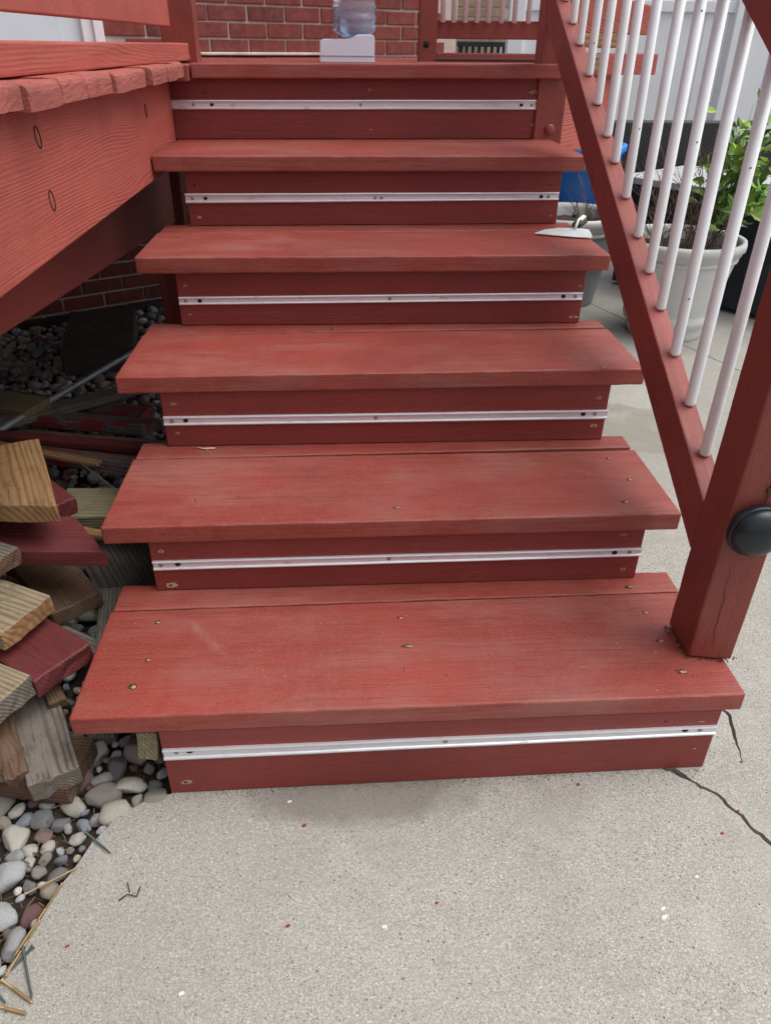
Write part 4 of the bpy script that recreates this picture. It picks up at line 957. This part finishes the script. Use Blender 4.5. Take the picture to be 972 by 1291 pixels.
board('lower dark red board with rough end, above the grey tan board end', (-1.0, .50, .20), (-.500, .145, .185), .118, .040, M_redpaint, seed=6)
board('grey tan board end at the left edge, below the lower red board', (-1.0, .27, .215), (-.562, .048, .20), .115, .045, M_pale, seed=7, endmat=M_greyw)
board('dark brown board with square end, right of the striped tan board', (-.80, .66, .165), (-.542, .353, .15), .105, .036, M_brownw, seed=8)
board('wide grey plank with coarse grain lying on the river stones', (-.66, .32, .13), (-.492, -.012, .075), .082, .05, M_greyw, seed=9)
board('split brown piece of wood with a splintered end beside the wide grey plank', (-.70, .26, .165), (-.548, -.015, .085), .036, .035, M_brownw, seed=10, jit=.004)
board('whitish weathered board left of the split brown piece', (-.78, .22, .15), (-.600, -.02, .10), .058, .05, M_pale, seed=11)
board('short brown offcut lying across the pile near the stairs', (-.60, .25, .14), (-.520, .125, .11), .03, .025, M_brownw, seed=12)
board('greenish tan flat board with a corner cut off, left of the second tread', (-.66, .66, .205), (-.36, .655, .20), .13, .036, M_yelw, skew=-.03, seed=13)
board('dark grey plank leaning under the second tread', (-.66, .80, .15), (-.39, .36, .05), .15, .036, M_darkw, seed=14)
board('narrow grey board standing on the stones left of the bottom tread', (-.50, .44, .12), (-.462, .12, .015), .05, .036, M_greyw, seed=15)
board('peeling dark red board with bolt holes across the gravel', (-1.6, 1.55, .10), (-.60, 1.33, .09), .14, .036, M_redraw, roll=R(-18), seed=16)
board('grey purple weathered board between two peeling red boards', (-1.5, 1.36, .10), (-.52, 1.17, .09), .09, .036, M_greyw, roll=R(-12), seed=17)
board('second peeling red board, nearer than the grey purple one', (-1.45, 1.28, .14), (-.50, 1.00, .12), .11, .036, M_redraw, roll=R(-15), seed=18)
board('thin tan strip of wood lying on the red boards', (-1.05, 1.10, .158), (-.66, .965, .145), .03, .012, M_tan, seed=19)
board('yellow green board end at the left edge, above the peeling red boards', (-1.6, 1.60, .15), (-.955, 1.365, .14), .12, .036, M_yelw, seed=20)
board('large dark grey board lying on the gravel by the brick wall', (-1.04, 2.46, .11), (-.94, 1.98, .10), .27, .10, M_darkw, seed=21)
board('dark board crossing the pile below the greenish tan board', (-1.0, .95, .12), (-.42, .62, .09), .11, .036, M_darkw, seed=22)
board('dark brown board deep under the fresh tan board', (-1.1, .80, .17), (-.60, .52, .10), .12, .036, M_darkw, seed=23)
board('dark weathered board under the wide grey plank', (-.95, .12, .055), (-.47, .045, .04), .11, .045, M_brownw, seed=24)
board('dark plank lying flat behind the narrow grey board', (-.52, .68, .045), (-.44, .30, .03), .09, .036, M_darkw, seed=25)
board('dark plank at the far left under the pile', (-1.3, .50, .10), (-.70, .25, .06), .14, .05, M_darkw, seed=26)
tag(tube('metal_pipe', [(-1.16, .66, .16), (-1.02, 1.19, .13), (-.80, 1.98, .09), (-.74, 2.2, .08)], .0105, M_pipe, n=16), 'grey metal pipe leaning diagonally over the gravel under the deck', 'pipe')
tag(tube('wire', [(-.72, .98, .14), (-.60, .84, .145), (-.50, .74, .13), (-.43, .71, .12)], .0025, M_pipe, n=6), 'thin pale wire above the greenish tan board', 'wire')
board('long thin grey plank running back under the deck beside the pipe', (-1.25, .95, .19), (-.72, 1.75, .05), .07, .025, M_greyw, seed=31)
board('long dark red plank lying lowest across the gravel behind the others', (-1.7, 1.78, .06), (-.66, 1.50, .05), .10, .034, M_redraw, seed=32)
board('thin splintered tan lath poking out under the broad dark red board', (-.95, .62, .24), (-.49, .50, .215), .028, .014, M_tan, seed=33, jit=.003)
board('narrow dark red lath between the two peeling red boards', (-1.4, 1.20, .17), (-.55, 1.07, .14), .04, .02, M_redpaint, seed=34)
board('thin grey lath leaning on the lower dark red board', (-.82, .40, .20), (-.475, .30, .06), .032, .016, M_greyw, seed=35, jit=.003)
# ================================================================ SCREWS, NAILS, LITTER
def screw(label, a, b_, mat, name='deck_screw', thread=True, rad=.0019):
    a = Vector(a); b_ = Vector(b_); d = (b_-a); L = d.length; prof = [(.0001, 0), (rad*2.1, .0002), (rad*2.1, .001), (rad, .0035)]
    z = .0035
    if thread:
        prof.append((rad*.8, L*.35)); z = L*.35
        while z < L*.93: prof += [(rad*.75, z), (rad*1.35, z+.0009)]; z += .0018
    prof += [(rad*.7, L*.94), (.0002, L)]
    mw = Matrix.Translation(a) @ d.to_track_quat('Z', 'Y').to_matrix().to_4x4()
    return tag(lathe(name, prof, mat, None, n=10, mw=mw), label, 'screw' if thread else 'nail')
zc = .0045
screw('long gold screw lying across the stones, nearest the stair side', (-.500, -.174, .008), (-.432, -.132, .006), M_gold, rad=.0013)
screw('longest gold screw lying along the slab edge', (-.449, -.158, .006), (-.486, -.268, .004), M_gold, rad=.0015)
screw('gold screw just below the longest one along the slab edge', (-.465, -.215, .006), (-.488, -.296, .004), M_gold, rad=.0015)
screw('fat gold threaded screw on the concrete in the bottom left corner', (-.490, -.296, zc), (-.437, -.328, .003), M_gold)
screw('gold threaded screw partly out of frame at the bottom left corner', (-.492, -.327, zc), (-.441, -.341, .003), M_gold)
screw('grey green nail at the edge of the concrete near the stairs', (-.437, -.071, .006), (-.387, -.110, .004), M_greenm, 'nail', False)
screw('grey green nail lying on the concrete beside the gold screws', (-.476, -.254, .006), (-.440, -.323, .004), M_greenm, 'nail', False)
screw('dark nail lying along the slab edge by the gold screws', (-.462, -.252, .005), (-.497, -.302, .003), M_greenm, 'nail', False)
screw('short dark nail at the left edge of the frame among the screws', (-.506, -.30, .006), (-.474, -.326, .004), M_greenm, 'nail', False)
CL = {-.415: 'near the gold screws', .126: 'nearest the middle of the slab', -.08: 'just in front of the lowest riser, left of middle', .402: 'close to the lowest riser, right of middle', .717: 'right of the stairs beside the short crack', .662: 'just beyond the long crack', .616: 'on the near side of the long crack', -.098: 'in front of the stairs, left of the middle flake', .045: 'left of the middle', -.239: 'lowest at the left, below the gold screws', .47: 'right of the middle, upper of two close ones', .467: 'right of the middle, lower and larger of two close ones', -.106: 'just in front of the lowest riser', .542: 'rightmost, toward the long crack'}
for (x, y, red) in ((-.415, -.252, 1), (.126, -.217, 1), (-.08, -.073, 1), (.402, -.016, 1), (.717, .017, 1), (.662, -.084, 1), (.616, -.124, 1), (.045, -.249, 0), (-.239, -.325, 0), (.47, -.244, 0), (.467, -.257, 0), (-.106, -.025, 0), (.542, -.197, 0), (-.098, -.24, 1)):
    bm = bmesh.new(); s_ = random.uniform(.006, .009) if (x, y) not in ((.467, -.257),) else .011
    flake(bm, (x, y, .0006), (1, .3, 0), (-.2, 1, 0), (0, 0, 1), s_, s_*.6, x*9, .0007, 9)
    o = link('paint_flake' if red else 'stone_chip', finish(bm, 'flake'), M_chiprd if red else M_chipw)
    tag(o, ('dark red paint flake ' if red else 'whitish stone chip ')+CL[x], 'flake' if red else 'chip', 'red paint flakes on the concrete' if red else 'white chips on the concrete')
bm = bmesh.new()
for _ in range(380):
    x = random.uniform(-.31, .64); y = .003+.007*(x+.31)*.9-.0015-abs(random.gauss(0, .006 if random.random() < .7 else .03))
    bmesh.ops.create_icosphere(bm, subdivisions=1, radius=random.uniform(.0005, .0014), matrix=Matrix.Translation((x, y, .0008)))
for _ in range(500):
    i = random.choice([1, 2, 3, 4]); x = random.uniform(Q[i][5], Q[i][6]); y = ypl(i, x)-abs(random.gauss(0, .005)); z = Q[i-1][0]+Q[i-1][7]*(x-Q[i-1][2])/(Q[i-1][3]-Q[i-1][2])
    bmesh.ops.create_icosphere(bm, subdivisions=1, radius=random.uniform(.0004, .0010), matrix=Matrix.Translation((x, y, z+.0004)))
gr = stuff(link('grit', finish(bm, 'grit'), simple('grit', (.30, .22, .17), .9, var=.5))); tag(gr, 'fine grit gathered on the concrete along the lowest riser', 'grit')
def twig(label, pts, rad, mat=M_twig):
    tag(tube('twig', pts, rad, mat, n=5), label, 'twig')
twig('small dark forked twig on the concrete near the gold screws', [(-.357, -.188, .002), (-.345, -.180, .004), (-.331, -.184, .003), (-.328, -.168, .004)], .0010, M_dark)
twig('short thin dark twig on the concrete beside the forked twig', [(-.350, -.160, .003), (-.343, -.176, .002)], .0007, M_dark)
twig('pale splinter lying on the second tread near its left end', [(-.320, .632, .3530), (-.305, .626, .3535), (-.281, .628, .3530)], .0014, M_chipw)
twig('thin broken twig on the second tread beside the pale splinter', [(-.300, .628, .353), (-.296, .612, .3530)], .0010, M_chip)
